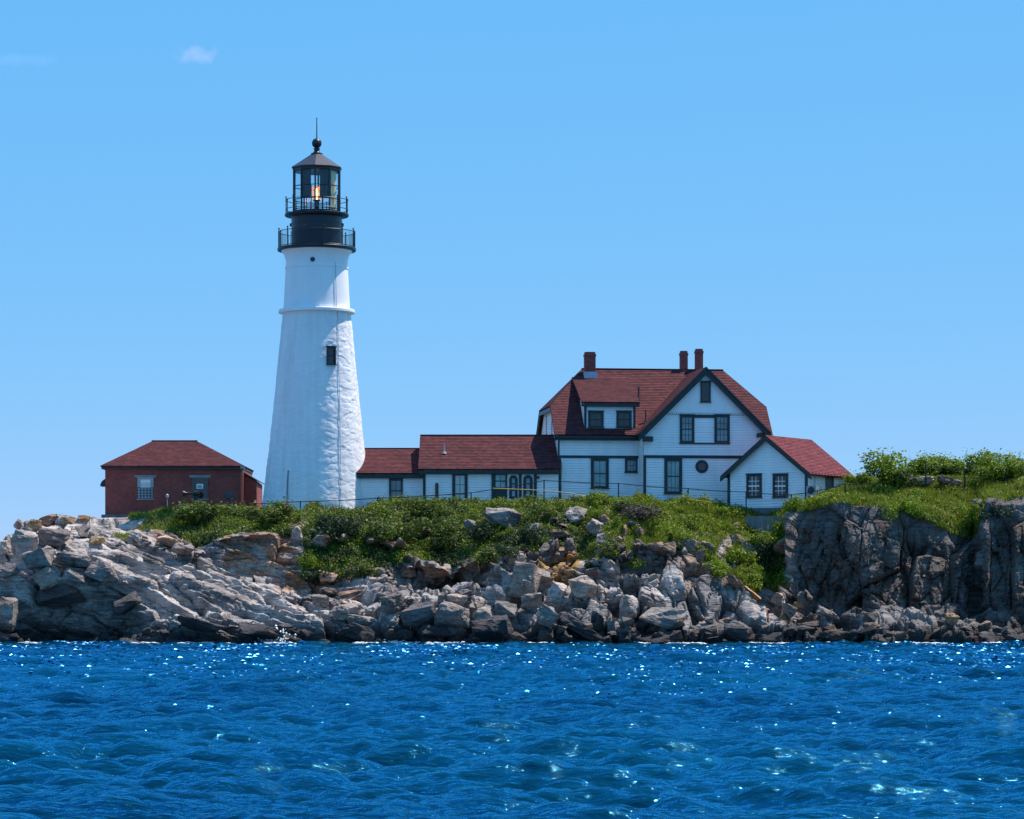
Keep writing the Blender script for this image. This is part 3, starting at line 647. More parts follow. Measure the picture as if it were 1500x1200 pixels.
# blocks and slabs that are part of the headland itself
SLAB = [  # px, py, w, h, tilt
 (58,818,44,30,-8,'rock_grey'),(108,820,64,22,8,'rock_pale'),(113,845,40,26,6,'rock_grey'),(150,840,48,34,10,'rock_pale'),(72,846,40,28,-28,'rock_warm'),(88,872,66,38,6,'rock_dark'),(12,900,36,52,10,'rock_grey'),(10,836,34,22,15,'rock_pale'),
 (300,918,80,16,13,'rock_dark'),(380,925,70,20,12,'rock_dark'),(186,885,40,24,-35,'rock_dark'),
 (482,868,28,14,8,'rock_warm'),(470,880,26,16,5,'rock_grey'),(515,872,50,14,-10,'rock_brown'),
 (768,852,32,52,8,'rock_warm'),(793,846,28,20,12,'rock_pale'),(740,895,34,26,5,'rock_grey'),(780,882,30,26,-8,'rock_grey'),(880,790,16,24,4,'rock_grey'),(835,798,16,20,0,'rock_dark'),(975,802,30,22,25,'rock_brown'),(1100,870,30,12,38,'rock_ochre'),(1075,852,30,12,36,'rock_brown'),
 (1140,880,18,22,20,'rock_warm'),(1155,893,24,20,25,'rock_grey'),(1170,890,18,18,10,'rock_ochre'),
 (480,846,30,18,6,'rock_brown'),(598,836,26,18,-8,'rock_brown'),(640,838,44,16,4,'rock_brown'),(690,828,34,24,10,'rock_brown'),(905,802,24,16,8,'rock_grey'),(960,800,26,14,14,'rock_brown'),(1032,800,28,14,18,'rock_warm'),(560,772,20,12,0,'rock_brown'),(620,780,22,14,6,'rock_brown'),(780,775,24,16,-6,'rock_grey'),(690,770,20,14,8,'rock_grey'),(820,785,30,18,5,'rock_brown'),(245,792,30,16,18,'rock_brown'),(270,806,34,14,15,'rock_grey'),
 (1345,706,46,14,-4,'rock_warm'),(1392,705,36,12,18,'rock_brown'),(1433,742,20,18,10,'rock_dark'),
]
for i, (px, py, wp, hp, tl, mt) in enumerate(SLAB):
    nm = 'rock_slab' if wp > hp*1.3 else 'rock_block'
    tall = hp > 1.5*wp
    put_rock(nm, px, py, wp*(1.3 if tall else 1), hp, tl, 1500+i*5, mt, depth=(1.6 if tall else None), parent=HEAD, sink=.84 if tall else .8, pw=.36 if tall else .42+.08*(i % 4), n=24 if tall else 14+i % 7, cuts=2, yaw=rnd.uniform(-.3, .3))
# stones strewn along the shore and in the ochre scree
protos = {m: [hull_mesh('stone', 3000+j*3+hash(m) % 1*0, 15, .5, 0, 0, m) for j in range(5)] for m in ('rock_grey', 'rock_dark', 'rock_warm', 'rock_brown', 'rock_ochre')}
rnd = random.Random(21)
def stone(px, py, sz, m, flat=.65, sink=.1):
    g = ground(px, py); o = bpy.data.objects.new('stone', rnd.choice(protos[m])); col.objects.link(o); s = sz*g.y/F
    o.location = g+Vector((0, s*sink, s*.12)); o.scale = (s*rnd.uniform(.8, 1.35), s*rnd.uniform(.7, 1.1), s*flat*rnd.uniform(.7, 1.2))
    o.rotation_euler = (rnd.uniform(-.4, .4), rnd.uniform(-.5, .5), rnd.uniform(0, 6.28)); o.parent = HEAD
for i in range(85):
    px = rnd.uniform(690, 1500); py = rnd.triangular(905, 942, 930) if px > 1010 else rnd.triangular(890, 942, 925)
    stone(px, py, rnd.triangular(9, 30, 14), rnd.choice(['rock_grey', 'rock_dark', 'rock_dark', 'rock_warm', 'rock_brown']))
for i in range(24): stone(rnd.uniform(470, 700), rnd.uniform(865, 941), rnd.triangular(9, 28, 12), rnd.choice(['rock_grey', 'rock_dark', 'rock_warm']))
for i in range(30): stone(rnd.uniform(0, 470), rnd.uniform(925, 942), rnd.triangular(9, 26, 13), 'rock_dark')
for i in range(40): stone(rnd.gauss(815, 13), rnd.uniform(812, 848), rnd.triangular(5, 16, 8), rnd.choice(['rock_ochre', 'rock_ochre', 'rock_brown']))
for i in range(40): stone(rnd.uniform(170, 290), rnd.uniform(786, 806), rnd.triangular(4, 13, 6), rnd.choice(['rock_grey', 'rock_brown', 'rock_warm']))

# ------------------------------------------------------------------ lighthouse
TY = 200.0; TS = TY/F; TXC = 464.0
def tz(py): return CH+(HY-py)*TS
tb = tz(752); LH = empty('lighthouse', ((TXC-CX)*TS, TY, tb)); tag(LH, 'tall white tapered stone lighthouse with black lantern and galleries', 'lighthouse')
def L(py): return tz(py)-tb
prof_t = [(764,83),(745,80.3),(660,70),(593,62.8),(527,56.2),(463,50.0)]
def make_tower():
    n = 300; zs = np.linspace(L(764), L(459.5), 330); pz = np.array([L(a) for a, _ in prof_t]); pr = np.array([b*TS for _, b in prof_t])
    o = np.argsort(pz); R = np.interp(zs, pz[o], pr[o])
    th = np.linspace(0, 2*np.pi, n, endpoint=False); T, Z = np.meshgrid(th, zs); RR = np.repeat(R[:, None], n, 1)
    P = np.stack([RR*np.cos(T), RR*np.sin(T), Z], -1).reshape(-1, 3)
    wq = P+np.stack([fbm(P*.8, s, 3) for s in (71, 72, 73)], 1)*.25
    f1, f2, cid, off = voronoi(wq/np.array((.75, .75, .42)), 77)
    h = (h01(cid[:,0], cid[:,1], cid[:,2], 90)-.5)
    d = .013*h*2+.013*np.minimum((f2-f1)/.35, 1)+.012*fbm(P*2.2, 79, 4)
    d *= np.clip((L(459.5)-P[:, 2])/.8, 0, 1)*.95
    nr = P.copy(); nr[:, 2] = 0; nr /= np.linalg.norm(nr, axis=1, keepdims=True); P = P+nr*d[:, None]
    idx = np.arange(len(zs)*n).reshape(len(zs), n); nx = np.roll(idx, -1, 1)
    Q = np.stack([idx[:-1], nx[:-1], nx[1:], idx[1:]], -1).reshape(-1, 4)
    return me_np('tower', P, Q, 'whitewash', LH, smooth=True)
TOWER = make_tower()
def lat(name, prof, mat, parent=LH, n=64, ph=0, smooth=True):
    b = MB(); b.lathe([(r*TS, L(y)) for y, r in prof], n, ph=ph); return b.build(name, mat, parent, smooth=smooth)
lat('tower_neck', [(459,49.3),(452,48.6),(395,45.6),(394.5,46.6),(391.5,46.6),(391,45.2),(384,45.0),(379,46.2),(374,47.5),(371,50.5),(368.2,52)], 'white_smooth', n=96)
lat('string_course', [(459.6,49),(459.4,55.2),(458.6,55.9),(455.2,55.9),(454.4,55.2),(454,48.5)], 'white_smooth', n=96)
lat('gallery_deck', [(368.3,50),(368.1,57.2),(367,57.6),(364.2,57.6),(363.8,57.2),(363.7,30)], 'black_iron')
lat('watch_room', [(364,37.9),(362,37.9),(361.6,37.2),(319,37.2),(318.4,38.6),(317.6,40.5)], 'drum_black')
lat('lantern_deck', [(317.8,38),(317.6,46),(316.6,46.8),(314.2,46.8),(313.6,46),(313.5,20)], 'black_iron')
# joints and bolts of the watch room
for py in (341, 328.5): b = MB(); b.lathe([(37.1*TS, L(py+.5)), (37.6*TS, L(py+.4)), (37.6*TS, L(py-.4)), (37.1*TS, L(py-.5))], 48, cap=False); b.build('plate_seam', 'black_iron', LH)
for s in (-1, 1):
    b = MB(); b.lathe([(1.2*TS, L(332)), (1.6*TS, L(331)), (1.6*TS, L(328)), (.6*TS, L(327))], 10, c=(s*38.0*TS, 0)); b.build('vent_knob', 'black_iron', LH)
def railing(name, R, y0, y1, posts, rails, bal, rp, rr, rb, ph=0.0):
    z0, z1 = L(y0), L(y1); g = MB(); r = R*TS; n = 72
    for q in rails:
        z = lerp(z0, z1, q)
        for i in range(n):
            a, c_ = 2*math.pi*i/n, 2*math.pi*(i+1)/n; g.bar((r*math.cos(a), r*math.sin(a), z), (r*math.cos(c_), r*math.sin(c_), z), rr, 5)
    o = g.build(name, 'black_iron', LH)
    if bal:
        g = MB()
        for i in range(bal): a = 2*math.pi*(i+.5)/bal; g.bar((r*math.cos(a), r*math.sin(a), z0), (r*math.cos(a), r*math.sin(a), z1), rb, 4)
        tag(g.build('balusters', 'black_iron', o), kind='stuff')
    for i in range(posts):
        a = ph+2*math.pi*(i+.5)/posts; g = MB(); g.bar((r*math.cos(a), r*math.sin(a), z0-.02), (r*math.cos(a), r*math.sin(a), z1+.10), rp, 6)
        g.lathe([(.01, z1+.08), (rp*1.8, z1+.12), (rp*1.8, z1+.15), (.01, z1+.19)], 6, c=(r*math.cos(a), r*math.sin(a))); g.build('post', 'black_iron', o)
railing('gallery_railing', 56.2, 363.8, 339.8, 12, (.06, .97), 96, .035, .022, .013)
railing('lantern_railing', 45.6, 313.6, 293.5, 12, (.30, .98), 0, .034, .024, 0)
# lantern: ten glazed sides
LR = 34.6*TS; LP = math.pi/10
def corner(i, r=LR): a = LP+2*math.pi*i/10; return Vector((r*math.cos(a), r*math.sin(a), 0))
zb, zt = L(312), L(251); lo = zb+.16
FRM = lat('lantern_sill', [(313.6,35.4),(312,35.4),(309.8,35.2),(309.6,32)], 'black_iron', n=10, ph=LP, smooth=False)
lat('lantern_cornice', [(252.5,34),(252,36),(249,36.2),(247.8,37.4),(246.8,37.6),(246.6,30)], 'black_iron', n=10, ph=LP, smooth=False)
for i in range(10):
    g = MB(); a = corner(i); g.bar((a.x, a.y, zb), (a.x, a.y, zt), .062, 6); g.build('mullion', 'black_iron', LH)
    a, c_ = corner(i, LR*.985), corner(i+1, LR*.985); eu = (c_-a).normalized(); nrm = Vector((eu.y, -eu.x, 0)); wd = (c_-a).length
    p = MB(); p.obox(a, eu, Z3, nrm, .05, wd-.05, lo, zt, -.006, .006); pn = p.build('lantern_pane', 'glass_clear', LH)
    for y in (274.3, 293.6, 307.8): g = MB(); g.obox(a, eu, Z3, nrm, .03, wd-.03, L(y)-.025, L(y)+.025, -.04, .04); g.build('glazing_bar', 'black_iron', pn)
lat('lantern_roof', [(246.8,38),(246.0,37.6),(236,22.5),(226.6,8.4)], 'copper_roof', n=10, ph=LP, smooth=False)
lat('roof_collar', [(226.8,7.5),(226.4,8.6),(225,8.6),(224.6,6.5),(222,4.2),(219.2,3.6),(218.8,5),(217.6,5),(217.2,3.2),(216,3)], 'black_iron', n=20)
lat('vent_ball', [(210+7.4*math.cos(t), max(.05, 7.2*math.sin(t))) for t in [math.pi*i/14 for i in range(15)]], 'black_iron', n=24)
b = MB(); b.bar((0, 0, L(204)), (0, 0, L(176)), .042, 6, .03); b.bar((0, 0, L(176)), (0, 0, L(171.5)), .03, 5, .006); b.bar((-.07, 0, L(173)), (.0, 0, L(175.4)), .012, 4); b.bar((.07, 0, L(173)), (.0, 0, L(175.4)), .012, 4); b.build('lightning_rod', 'black_iron', LH)
# inside: dark curtains, cream panel, lamp on its pedestal
def curtain(name, a0, a1, y0, y1, mat, r=.9):
    m = 16; g = MB(); pts = [Vector((math.cos(t), math.sin(t), 0))*LR*(r+.012*(j % 2)) for j, t in enumerate(math.radians(lerp(a0, a1, q/m)) for q in range(m+1))]
    for p, q in zip(pts, pts[1:]):
        g.face([p+Z3*y0, q+Z3*y0, q+Z3*y1, p+Z3*y1]); p, q = p*.985, q*.985; g.face([q+Z3*y0, p+Z3*y0, p+Z3*y1, q+Z3*y1])
    g.build(name, mat, LH)
curtain('curtain', 270-46, 270-12, L(293), zt, 'curtain_dark'); curtain('curtain', 270+12, 270+46, L(293), zt, 'curtain_dark')
curtain('cream_panel', 270+50, 270+88, lo, zt, 'cream_panel', .82)
b = MB(); b.lathe([(5*TS, L(312)), (5*TS, L(308)), (2*TS, L(306)), (2*TS, L(296)), (5.5*TS, L(294.5)), (5.5*TS, L(293))], 14); b.build('lamp_pedestal', 'black_iron', LH)
for s in (-1, 1):
    b = MB(); b.bar((s*8*TS, 0, L(312)), (s*8*TS, 0, L(271)), .03, 5); b.build('lamp_stay', 'black_iron', LH)
b = MB(); b.lathe([(1.2*TS, L(292)), (2.6*TS, L(288)), (3.0*TS, L(284)), (2.0*TS, L(280)), (.6*TS, L(277))], 14); b.build('lamp', 'lamp_glow', LH, smooth=True)
b = MB(); b.lathe([(5.6*TS, L(293)), (6.6*TS, L(286)), (5.6*TS, L(277)), (5.0*TS, L(277)), (6.0*TS, L(286)), (5.0*TS, L(293))], 20, cap=False)
b = MB()
for i in range(8):
    a = 2*math.pi*(i+.5)/8; b.bar((6.4*TS*math.cos(a), 6.4*TS*math.sin(a), L(293)), (6.4*TS*math.cos(a), 6.4*TS*math.sin(a), L(276)), .035, 5)
b.lathe([(6.9*TS, L(277)), (6.9*TS, L(275)), (2*TS, L(273.5))], 16); b.build('lamp_cage', 'lamp_lens', LH)
# window, porthole, lightning cable, stain-coloured conduit on the tower
def tower_face(px, py):
    """point of the tower's front on a line of sight, with its outward direction"""
    R = np.interp(-py, [-a for a, _ in prof_t], [q for _, q in prof_t])*TS if py > 459 else np.interp(py, [371, 384, 395, 452], [50, 45, 45.6, 48.6])*TS
    x = (px-TXC)*TS; y = -math.sqrt(max(R*R-x*x, .01)); n = Vector((x, y, 0)).normalized(); return Vector((x, y, L(py))), n
p, n_ = tower_face(487.5, 525); eu = Vector((-n_.y, n_.x, 0)); p0_ = p-Z3*p.z+n_*.03
window(LH, p0_, eu, n_, -.31, .31, L(538), L(512.5), .09, 1, 2, 'glass_dark', 'slate_dark', True, proud=.16)
p, n_ = tower_face(461, 385); eu = Vector((-n_.y, n_.x, 0)); g = MB()
g.prism([(.155*math.cos(t), .155*math.sin(t)) for t in [2*math.pi*i/20 for i in range(20)]], p, eu, Z3, n_, -.1, .05); ph_ = g.build('porthole', 'black_iron', LH)
g = MB(); g.prism([(.10*math.cos(t), .10*math.sin(t)) for t in [2*math.pi*i/16 for i in range(16)]], p, eu, Z3, n_, .04, .055); g.build('pane', 'glass_dark', ph_)
g = MB(); pts = [tower_face(px, py) for px, py in ((493,388),(493.6,420),(494.6,452),(496.5,470),(498,520),(500,600),(502,680),(503,740))]
for (a, na), (c_, nc_) in zip(pts, pts[1:]): g.bar(a+na*.05, c_+nc_*.05, .02, 5)
g.build('lightning_cable', 'lead', LH)
g = MB(); pts = [tower_face(px, py) for px, py in ((427.5,692),(426.5,715),(426,742))]
for (a, na), (c_, nc_) in zip(pts, pts[1:]): g.bar(a+na*.06, c_+nc_*.06, .045, 5)
g.build('conduit', 'lintel_stone', LH)

# ------------------------------------------------------------------ brick fog-signal building
fb = Frame(154, 203, 0, 7.3); BB = fb.root('brick_building'); tag(BB, 'low red brick building with hipped red roof left of the lighthouse', 'building')
def gx(px, V=0): return fb.hit(px, 700, V)[0]
def gz(py, V=0): return fb.hit(300, py, V)[1]
W = gx(355.5); D = 7.4; b = MB(); b.box(0, W, 0, D, gz(757), gz(683)); b.build('wall', 'brick', BB)
b = MB(); b.box(-.22, W+.2, -.25, D+.2, -.8, gz(754)); b.build('foundation', 'concrete', BB)
ov = .28; x0, x1, y0, y1 = -ov, W+ov-.2, -ov, D+ov; ze = gz(682.5, -ov); zr = gz(646, 3.7); rx0, rx1, ry = gx(224.5, 3.7), gx(287, 3.7), (y0+y1)/2
def slope(mb, pts, h=.17, th=.022, thick=.10):
    """roof plane through 3D corner points, first edge along the eave; courses of shingle over a deck"""
    p = [Vector(q) for q in pts]; eu = (p[1]-p[0]).normalized(); n = eu.cross(p[-1]-p[0]).normalized(); ev = n.cross(eu)
    pl = [((q-p[0]).dot(eu), (q-p[0]).dot(ev)) for q in p]
    mb.prism(pl, p[0], eu, ev, n, -thick, 0); mb.courses(pl, p[0], eu, ev, n, h, th)
b = MB()
slope(b, [(x0, y0, ze), (x1, y0, ze), (rx1, ry, zr), (rx0, ry, zr)]); slope(b, [(x1, y1, ze), (x0, y1, ze), (rx0, ry, zr), (rx1, ry, zr)])
slope(b, [(x0, y1, ze), (x0, y0, ze), (rx0, ry, zr)]); slope(b, [(x1, y0, ze), (x1, y1, ze), (rx1, ry, zr)]); b.build('roof', 'shingle', BB)
b = MB(); b.obox(Vector((rx0-.1, ry, zr)), X3, Y3, Z3, 0, rx1-rx0+.2, -.12, .12, -.03, .04); b.build('ridge_cap', 'shingle', BB)
b = MB(); b.box(x0+.05, x1-.05, y0+.04, y1-.04, ze-.21, ze-.105); b.build('eave_board', 'slate_dark', BB)
def flat_frame(s0, s1, z0, z1, V=0): return (Vector((0, V, 0)), X3, -Y3)
for lx0, lx1, wx0, wx1, kind in ((197,229,201.5,225,0),(277,309,281.5,304.5,1)):
    b = MB(); b.box(gx(lx0), gx(lx1), -.06, .1, gz(699.7), gz(696)); b.build('lintel', 'lintel_stone', BB)
    b = MB(); b.box(gx(wx0)-.06, gx(wx1)+.06, -.08, .1, gz(732.5), gz(730.6)); b.build('sill', 'lintel_stone', BB)
    a0, a1, z0, z1 = gx(wx0), gx(wx1), gz(730.6), gz(699.7); b = MB()
    if kind == 0:
        b.box(a0, a0+.2, -.05, .05, gz(714), z1); b.box(a1-.2, a1, -.05, .05, gz(714), z1); b.box(a0+.2, a1-.2, -.047, .05, gz(702.5), z1); wd = b.build('window', 'grey_steel', BB)
        g = MB(); g.box(a0+.2, a1-.2, -.02, .03, gz(707), gz(702.5)); g.build('blind', 'sign_white', wd)
        g = MB(); g.box(a0+.2, a1-.2, -.026, .03, gz(714.4), gz(707)); g.build('pane', 'pale_blind', wd)
        zz0, zz1 = z0, gz(714.4); g = MB()
        for i in range(5):
            for j in range(4):
                q0, q1 = lerp(a0, a1, i/5)+.03, lerp(a0, a1, (i+1)/5)-.03; r0, r1 = lerp(zz0, zz1, j/4)+.025, lerp(zz0, zz1, (j+1)/4)-.025; g.box(q0, q1, -.035, .02, r0, r1)
        tag(g.build('glass_blocks', 'glass_teal', wd), kind='stuff'); g = MB(); g.box(a0, a1, -.012, .03, zz0, zz1); g.build('mortar_panel', 'slate_dark', wd)
    else:
        b.box(a0, a0+.07, -.05, .05, z0, z1); b.box(a1-.07, a1, -.05, .05, z0, z1); b.box(a0+.07, a1-.07, -.047, .05, gz(708), gz(706.8)); wd = b.build('window', 'shutter_grey', BB)
        g = MB(); g.box(a0+.07, a1-.07, -.01, .03, gz(706.8), z1); g.build('pane', 'glass_dark', wd); g = MB(); g.box(a0+.07, a1-.07, -.012, .03, z0, gz(708)); g.build('pane', 'glass_dark', wd)
        g = MB(); g.box(gx(288), gx(297.7), -.05, -.0125, gz(716), gz(709)); sg = g.build('notice', 'sign_white', wd)
        g = MB()
        for j, (q0, q1) in enumerate(((.1, .9), (.15, .85), (.1, .75))):
            g.box(lerp(gx(288), gx(297.7), q0), lerp(gx(288), gx(297.7), q1), -.052, -.049, lerp(gz(716), gz(709), .25+.2*j)-.018, lerp(gz(716), gz(709), .25+.2*j)+.018)
        g.build('notice_print', 'slate_dark', sg)
b = MB(); x = gx(353); b.bar((x, -.08, gz(742)), (x, -.08, gz(690)), .05, 8); b.bar((x, -.08, gz(690)), (x+.12, -.2, gz(686)), .05, 8); b.build('downspout', 'rust_pipe', BB)
b = MB(); b.box(x-.02, x+.25, -.34, -.2, gz(687), gz(683.2)); b.build('rainwater_head', 'grey_steel', BB)
b = MB(); hp = [(0, gz(700.5)), (-.18, gz(701)), (-.36, gz(704)), (-.46, gz(708)), (-.48, gz(711.5)), (0, gz(711.5))]; b.prism([(q[0], q[1]) for q in hp][::-1], Vector((.003, 0, 0)), X3, Z3, -Y3, -2.2, -1.0); b.build('vent_hood', 'slate_dark', BB)
# lean-to on the right
xa, xb = W, gx(376, .9); b = MB(); b.prism([(xa+.003, gz(757)), (xb, gz(757)), (xb, gz(706)), (xa+.003, gz(692.5))], Vector((0, 0, 0)), X3, Z3, -Y3, -5.5, -.9); b.build('lean_to', 'brick', BB)
b = MB(); b.prism([(xa+.003, gz(692.5)), (xb+.15, gz(705.6)), (xb+.15, gz(704.2)), (xa+.003, gz(691))], Vector((0, 0, 0)), X3, Z3, -Y3, -5.7, -.7); b.build('lean_to_roof', 'slate_dark', BB)
# equipment in front of the brick wall
def gp(px, py, Y): return at(px, py, Y)
t = empty('fog_horn', gp(287, 746, 201.6)); tag(t, 'black fog horn on a short pole in front of the right brick-building window', 'fog horn')
s_ = 201.6/F; b = MB(); b.bar((0, 0, -.3), (0, 0, 15*s_), .045, 8); b.build('pole', 'grey_steel', t)
b = MB()
hz = 23*s_
prof_h = [(-19*s_, 4.2*s_), (-17.5*s_, 4.0*s_), (-15*s_, 2.4*s_), (-10*s_, 1.7*s_), (-3*s_, 1.8*s_), (-2.6*s_, 4.2*s_), (3.5*s_, 4.4*s_), (4*s_, 3*s_), (5*s_, 1*s_)]
rings = [[Vector((x, r*math.cos(2*math.pi*i/14), hz+r*math.sin(2*math.pi*i/14))) for i in range(14)] for x, r in prof_h]
for a, c_ in zip(rings, rings[1:]):
    for i in range(14): b.face([a[i], a[(i+1) % 14], c_[(i+1) % 14], c_[i]])
b.face(rings[0][::-1]); b.face(rings[-1]); b.build('horn', 'black_iron', t, smooth=True)
b = MB(); b.box(-3*s_, 3*s_, -.12, .12, 13*s_, 18.5*s_); b.build('bracket', 'black_iron', t)
t = empty('floodlight', gp(335.5, 744, 201.4)); tag(t, 'round black floodlight on a stubby stand beside the downspout', 'floodlight')
b = MB(); b.bar((0, 0, -.3), (0, 0, .5), .05, 8); b.build('stand', 'black_iron', t)
b = MB(); b.lathe([(.02, .0), (.20, .05), (.30, .22), (.30, .3)], 18); h_ = b.build('housing', 'black_iron', t, smooth=True); h_.location = (0, .22, .76); h_.rotation_euler = (math.radians(70), 0, 0)
b = MB(); b.lathe([(.24, .295), (.24, .31), (.02, .33)], 18); l_ = b.build('lamp_face', 'glass_dark', h_)
t = empty('lamp_post', gp(245, 745, 201.8)); tag(t, 'thin grey post with a small pale cap below the left brick-building window', 'post')
b = MB(); b.bar((0, 0, -.2), (0, 0, .75), .03, 6); b.build('pole', 'grey_steel', t); b = MB(); b.lathe([(.02, .73), (.1, .75), (.1, .92), (.03, .98)], 10); b.build('cap', 'lead', t)

# ------------------------------------------------------------------ low passage and middle wing
def siding(mb, poly, P0, eu, n, h=.165, th=.055): mb.courses(poly, P0, eu, Z3, n, h, th, .024)
def simple_wing(name, label, px0, px1, Yf, Yr, py_r, py_e, wall0, wall1, rx0, rx1, base=758):
    f = Frame(px0, Yf, 0, 7.6); r = f.root(name); tag(r, label, 'building'); d = Yr-Yf
    X = lambda px, V=0: f.hit(px, 700, V)[0]; Zz = lambda py, V=0: f.hit(700, py, V)[1]
    w0, w1 = X(wall0), X(wall1); zb_, ze_ = Zz(base), Zz(py_e, -.32); zr_ = Zz(py_r, d)
    b = MB(); b.obox(Vector((0, 0, 0)), X3, Z3, -Y3, w0, w1, zb_, ze_-.02, -2*d, -.03); b.build('wall', 'white_paint', r)
    b = MB(); siding(b, [(w0, zb_), (w1, zb_), (w1, ze_-.12), (w0, ze_-.12)], Vector((0, -.0+.03, 0)), X3, -Y3); b.build('clapboards', 'white_paint', r)
    e0, e1 = rx0(X), rx1(X)
    b = MB(); slope(b, [(e0[0], -.32, ze_), (e1[0], -.32, ze_), (e1[1], d, zr_), (e0[1], d, zr_)]); slope(b, [(e1[0], 2*d+.32, ze_), (e0[0], 2*d+.32, ze_), (e0[1], d, zr_), (e1[1], d, zr_)])
    rf = b.build('roof', 'shingle', r)
    b = MB(); b.box(e0[1], e1[1], d-.1, d+.1, zr_-.03, zr_+.035); b.build('ridge_cap', 'shingle', rf)
    b = MB(); b.box(e0[0]+.02, e1[0]-.02, -.30, -.20, ze_-.34, ze_-.11); b.build('fascia', 'green_trim', r)
    b = MB(); b.box(w0, w1, -.20, .02, ze_-.34, ze_-.28); b.build('soffit', 'green_trim', r)
    return f, r, X, Zz, w0, w1, zb_, ze_, zr_, d
f, r, X, Zz, w0, w1, zb_, ze_, zr_, d = simple_wing('passage', 'low white passage with red roof joining the lighthouse to the wing', 516, 620, 198.3, 200.6, 657, 693, 515, 620, lambda X: (X(517, -.32), X(517, 2.3)), lambda X: (X(622, -.32), X(622, 2.3)))
P0 = Vector((0, 0, 0))
wd = window(r, P0, X3, -Y3, X(570), X(590), Zz(736), Zz(701.5), .13, 2, 2, 'glass_teal', 'green_trim', False, name='door')
b = MB(); a0, a1, zt_ = X(570), X(590), Zz(701.5); m = 10; b.prism([(a0, zt_)]+[(a1, zt_)]+[((a0+a1)/2+(a1-a0)/2*math.cos(math.pi*i/m), zt_+.16*math.sin(math.pi*i/m)) for i in range(1, m)], P0, X3, Z3, -Y3, -.02, .074); b.build('arch_head', 'green_trim', wd)
f, r, X, Zz, w0, w1, zb_, ze_, zr_, d = simple_wing('house_wing', 'long white clapboard wing with red roof between passage and main house', 620, 815, 197.6, 200.2, 637.5, 687, 621, 818, lambda X: (X(612.6, -.32), X(615.5, 2.6)), lambda X: (X(822, -.32), X(822, 2.6)))
# gable end of the wing on the left
b = MB(); gl_ = [(0, ze_), (2*d, ze_), (d, zr_-.12)]; b.prism([(2*d-a, z) for a, z in gl_][::-1][:0] or [(0, ze_-.05), (2*d, ze_-.05), (d, zr_-.15)], Vector((w0, 2*d, 0)), -Y3, Z3, -X3, -.1, 0.0); b.build('gable_wall', 'white_paint', r)
def board(name, r, X, Zz, px0, px1, py0, py1, V=0, mat='green_trim', o=.05):
    b = MB(); b.obox(Vector((0, V, 0)), X3, Z3, -Y3, X(px0, V), X(px1, V), Zz(py1, V), Zz(py0, V), -.02, o); return b.build(name, mat, r)
board('corner_board', r, X, Zz, 619.5, 623.5, 691, 750)
window(r, P0, X3, -Y3, X(662.5), X(685), Zz(740), Zz(692.3), .2, 2, 3, 'pale_blind', 'green_trim', False, name='door')
board('porch_post', r, X, Zz, 720, 723, 691, 745, o=.11)
window(r, P0, X3, -Y3, X(723.2), X(743), Zz(716), Zz(693), .12, 2, 2, 'glass_blind', 'green_trim')
board('door_panel', r, X, Zz, 723.2, 743, 717.5, 745, o=.06)
for a, c_ in ((744.2, 760), (764.8, 782)):
    board('porch_post', r, X, Zz, c_, c_+4.2, 691, 745, o=.10)
    dr = MB(); s0, s1 = X(a+1), X(c_-1); z0, z1 = Zz(731), Zz(699); m = 12; ar = (s1-s0)/2; ar0 = [(s0+.03, z0), (s1-.03, z0)]+[((s0+s1)/2+(ar-.03)*math.cos(math.pi*i/m), z1-ar*.5+(ar*.9)*math.sin(math.pi*i/m)) for i in range(0, m+1)]
    dr.prism(ar0, P0, X3, Z3, -Y3, -.02, .05); dd = dr.build('door', 'green_trim', r)
    for q0, q1 in ((.12, .36), (.42, .66), (.72, .93)):
        g = MB(); g.obox(P0, X3, Z3, -Y3, lerp(s0, s1, .34), lerp(s0, s1, .66), lerp(z0, z1, q0), lerp(z0, z1, q1), .04, .058); g.build('pane', 'glass_teal', dd)
b = MB(); s0, s1, z0, z1 = X(637.5), X(642.3), Zz(731), Zz(710); b.prism([(s0, z0), (s1, z0)]+[((s0+s1)/2+(s1-s0)/2*math.cos(math.pi*i/10), z1+.12*math.sin(math.pi*i/10)) for i in range(11)], P0, X3, Z3, -Y3, 0, .07); b.build('niche_board', 'bark', r)
b = MB(); v_ = 1.0; zz0 = ze_+(zr_-ze_)*(v_+.32)/(d+.32); b.bar((X(650.8, v_), v_, zz0-.1), (X(650.8, v_), v_, zz0+.62), .045, 8); b.lathe([(.16, zz0-.02), (.1, zz0+.12)], 10, c=(X(650.8, v_), v_)); b.build('vent_pipe', 'lead', r)
b = MB(); b.bar((X(788.3), -.12, Zz(701.5)), (X(788.3), -.12, Zz(698)), .09, 8); b.build('wall_lamp', 'black_iron', r)

# ------------------------------------------------------------------ keeper's house
H0 = 7.6; f = Frame(819, 198, 7, H0); KH = f.root('keepers_house'); tag(KH, 'large white clapboard house with red roof, dormer and three brick chimneys', 'house')
hx = lambda px, py, V=0: f.hit(px, py, V)[0]; hz_ = lambda px, py, V=0: f.hit(px, py, V)[1]
VG = -2.0                                       # the cross gable stands forward of the main front
VM = 4.6; VB = 2*VM
ze_ = hz_(870, 637, -.4); zr_ = hz_(950, 541, VM); zbase = hz_(870, 752)
uL = 0.0; uR = hx(1118, 600, VM)-.72            # end walls
tanp = (zr_-ze_)/(VM+.4)
uh0, uh1 = hx(853, 541, VM), hx(1058, 541, VM); zh0 = hz_(800, 595, 2.5); hipL, hipR = hx(797, 595, VM), hx(1124, 605, VM)
vh = -.4+(zh0-ze_)/tanp                          # where the clipped gable starts on the slope
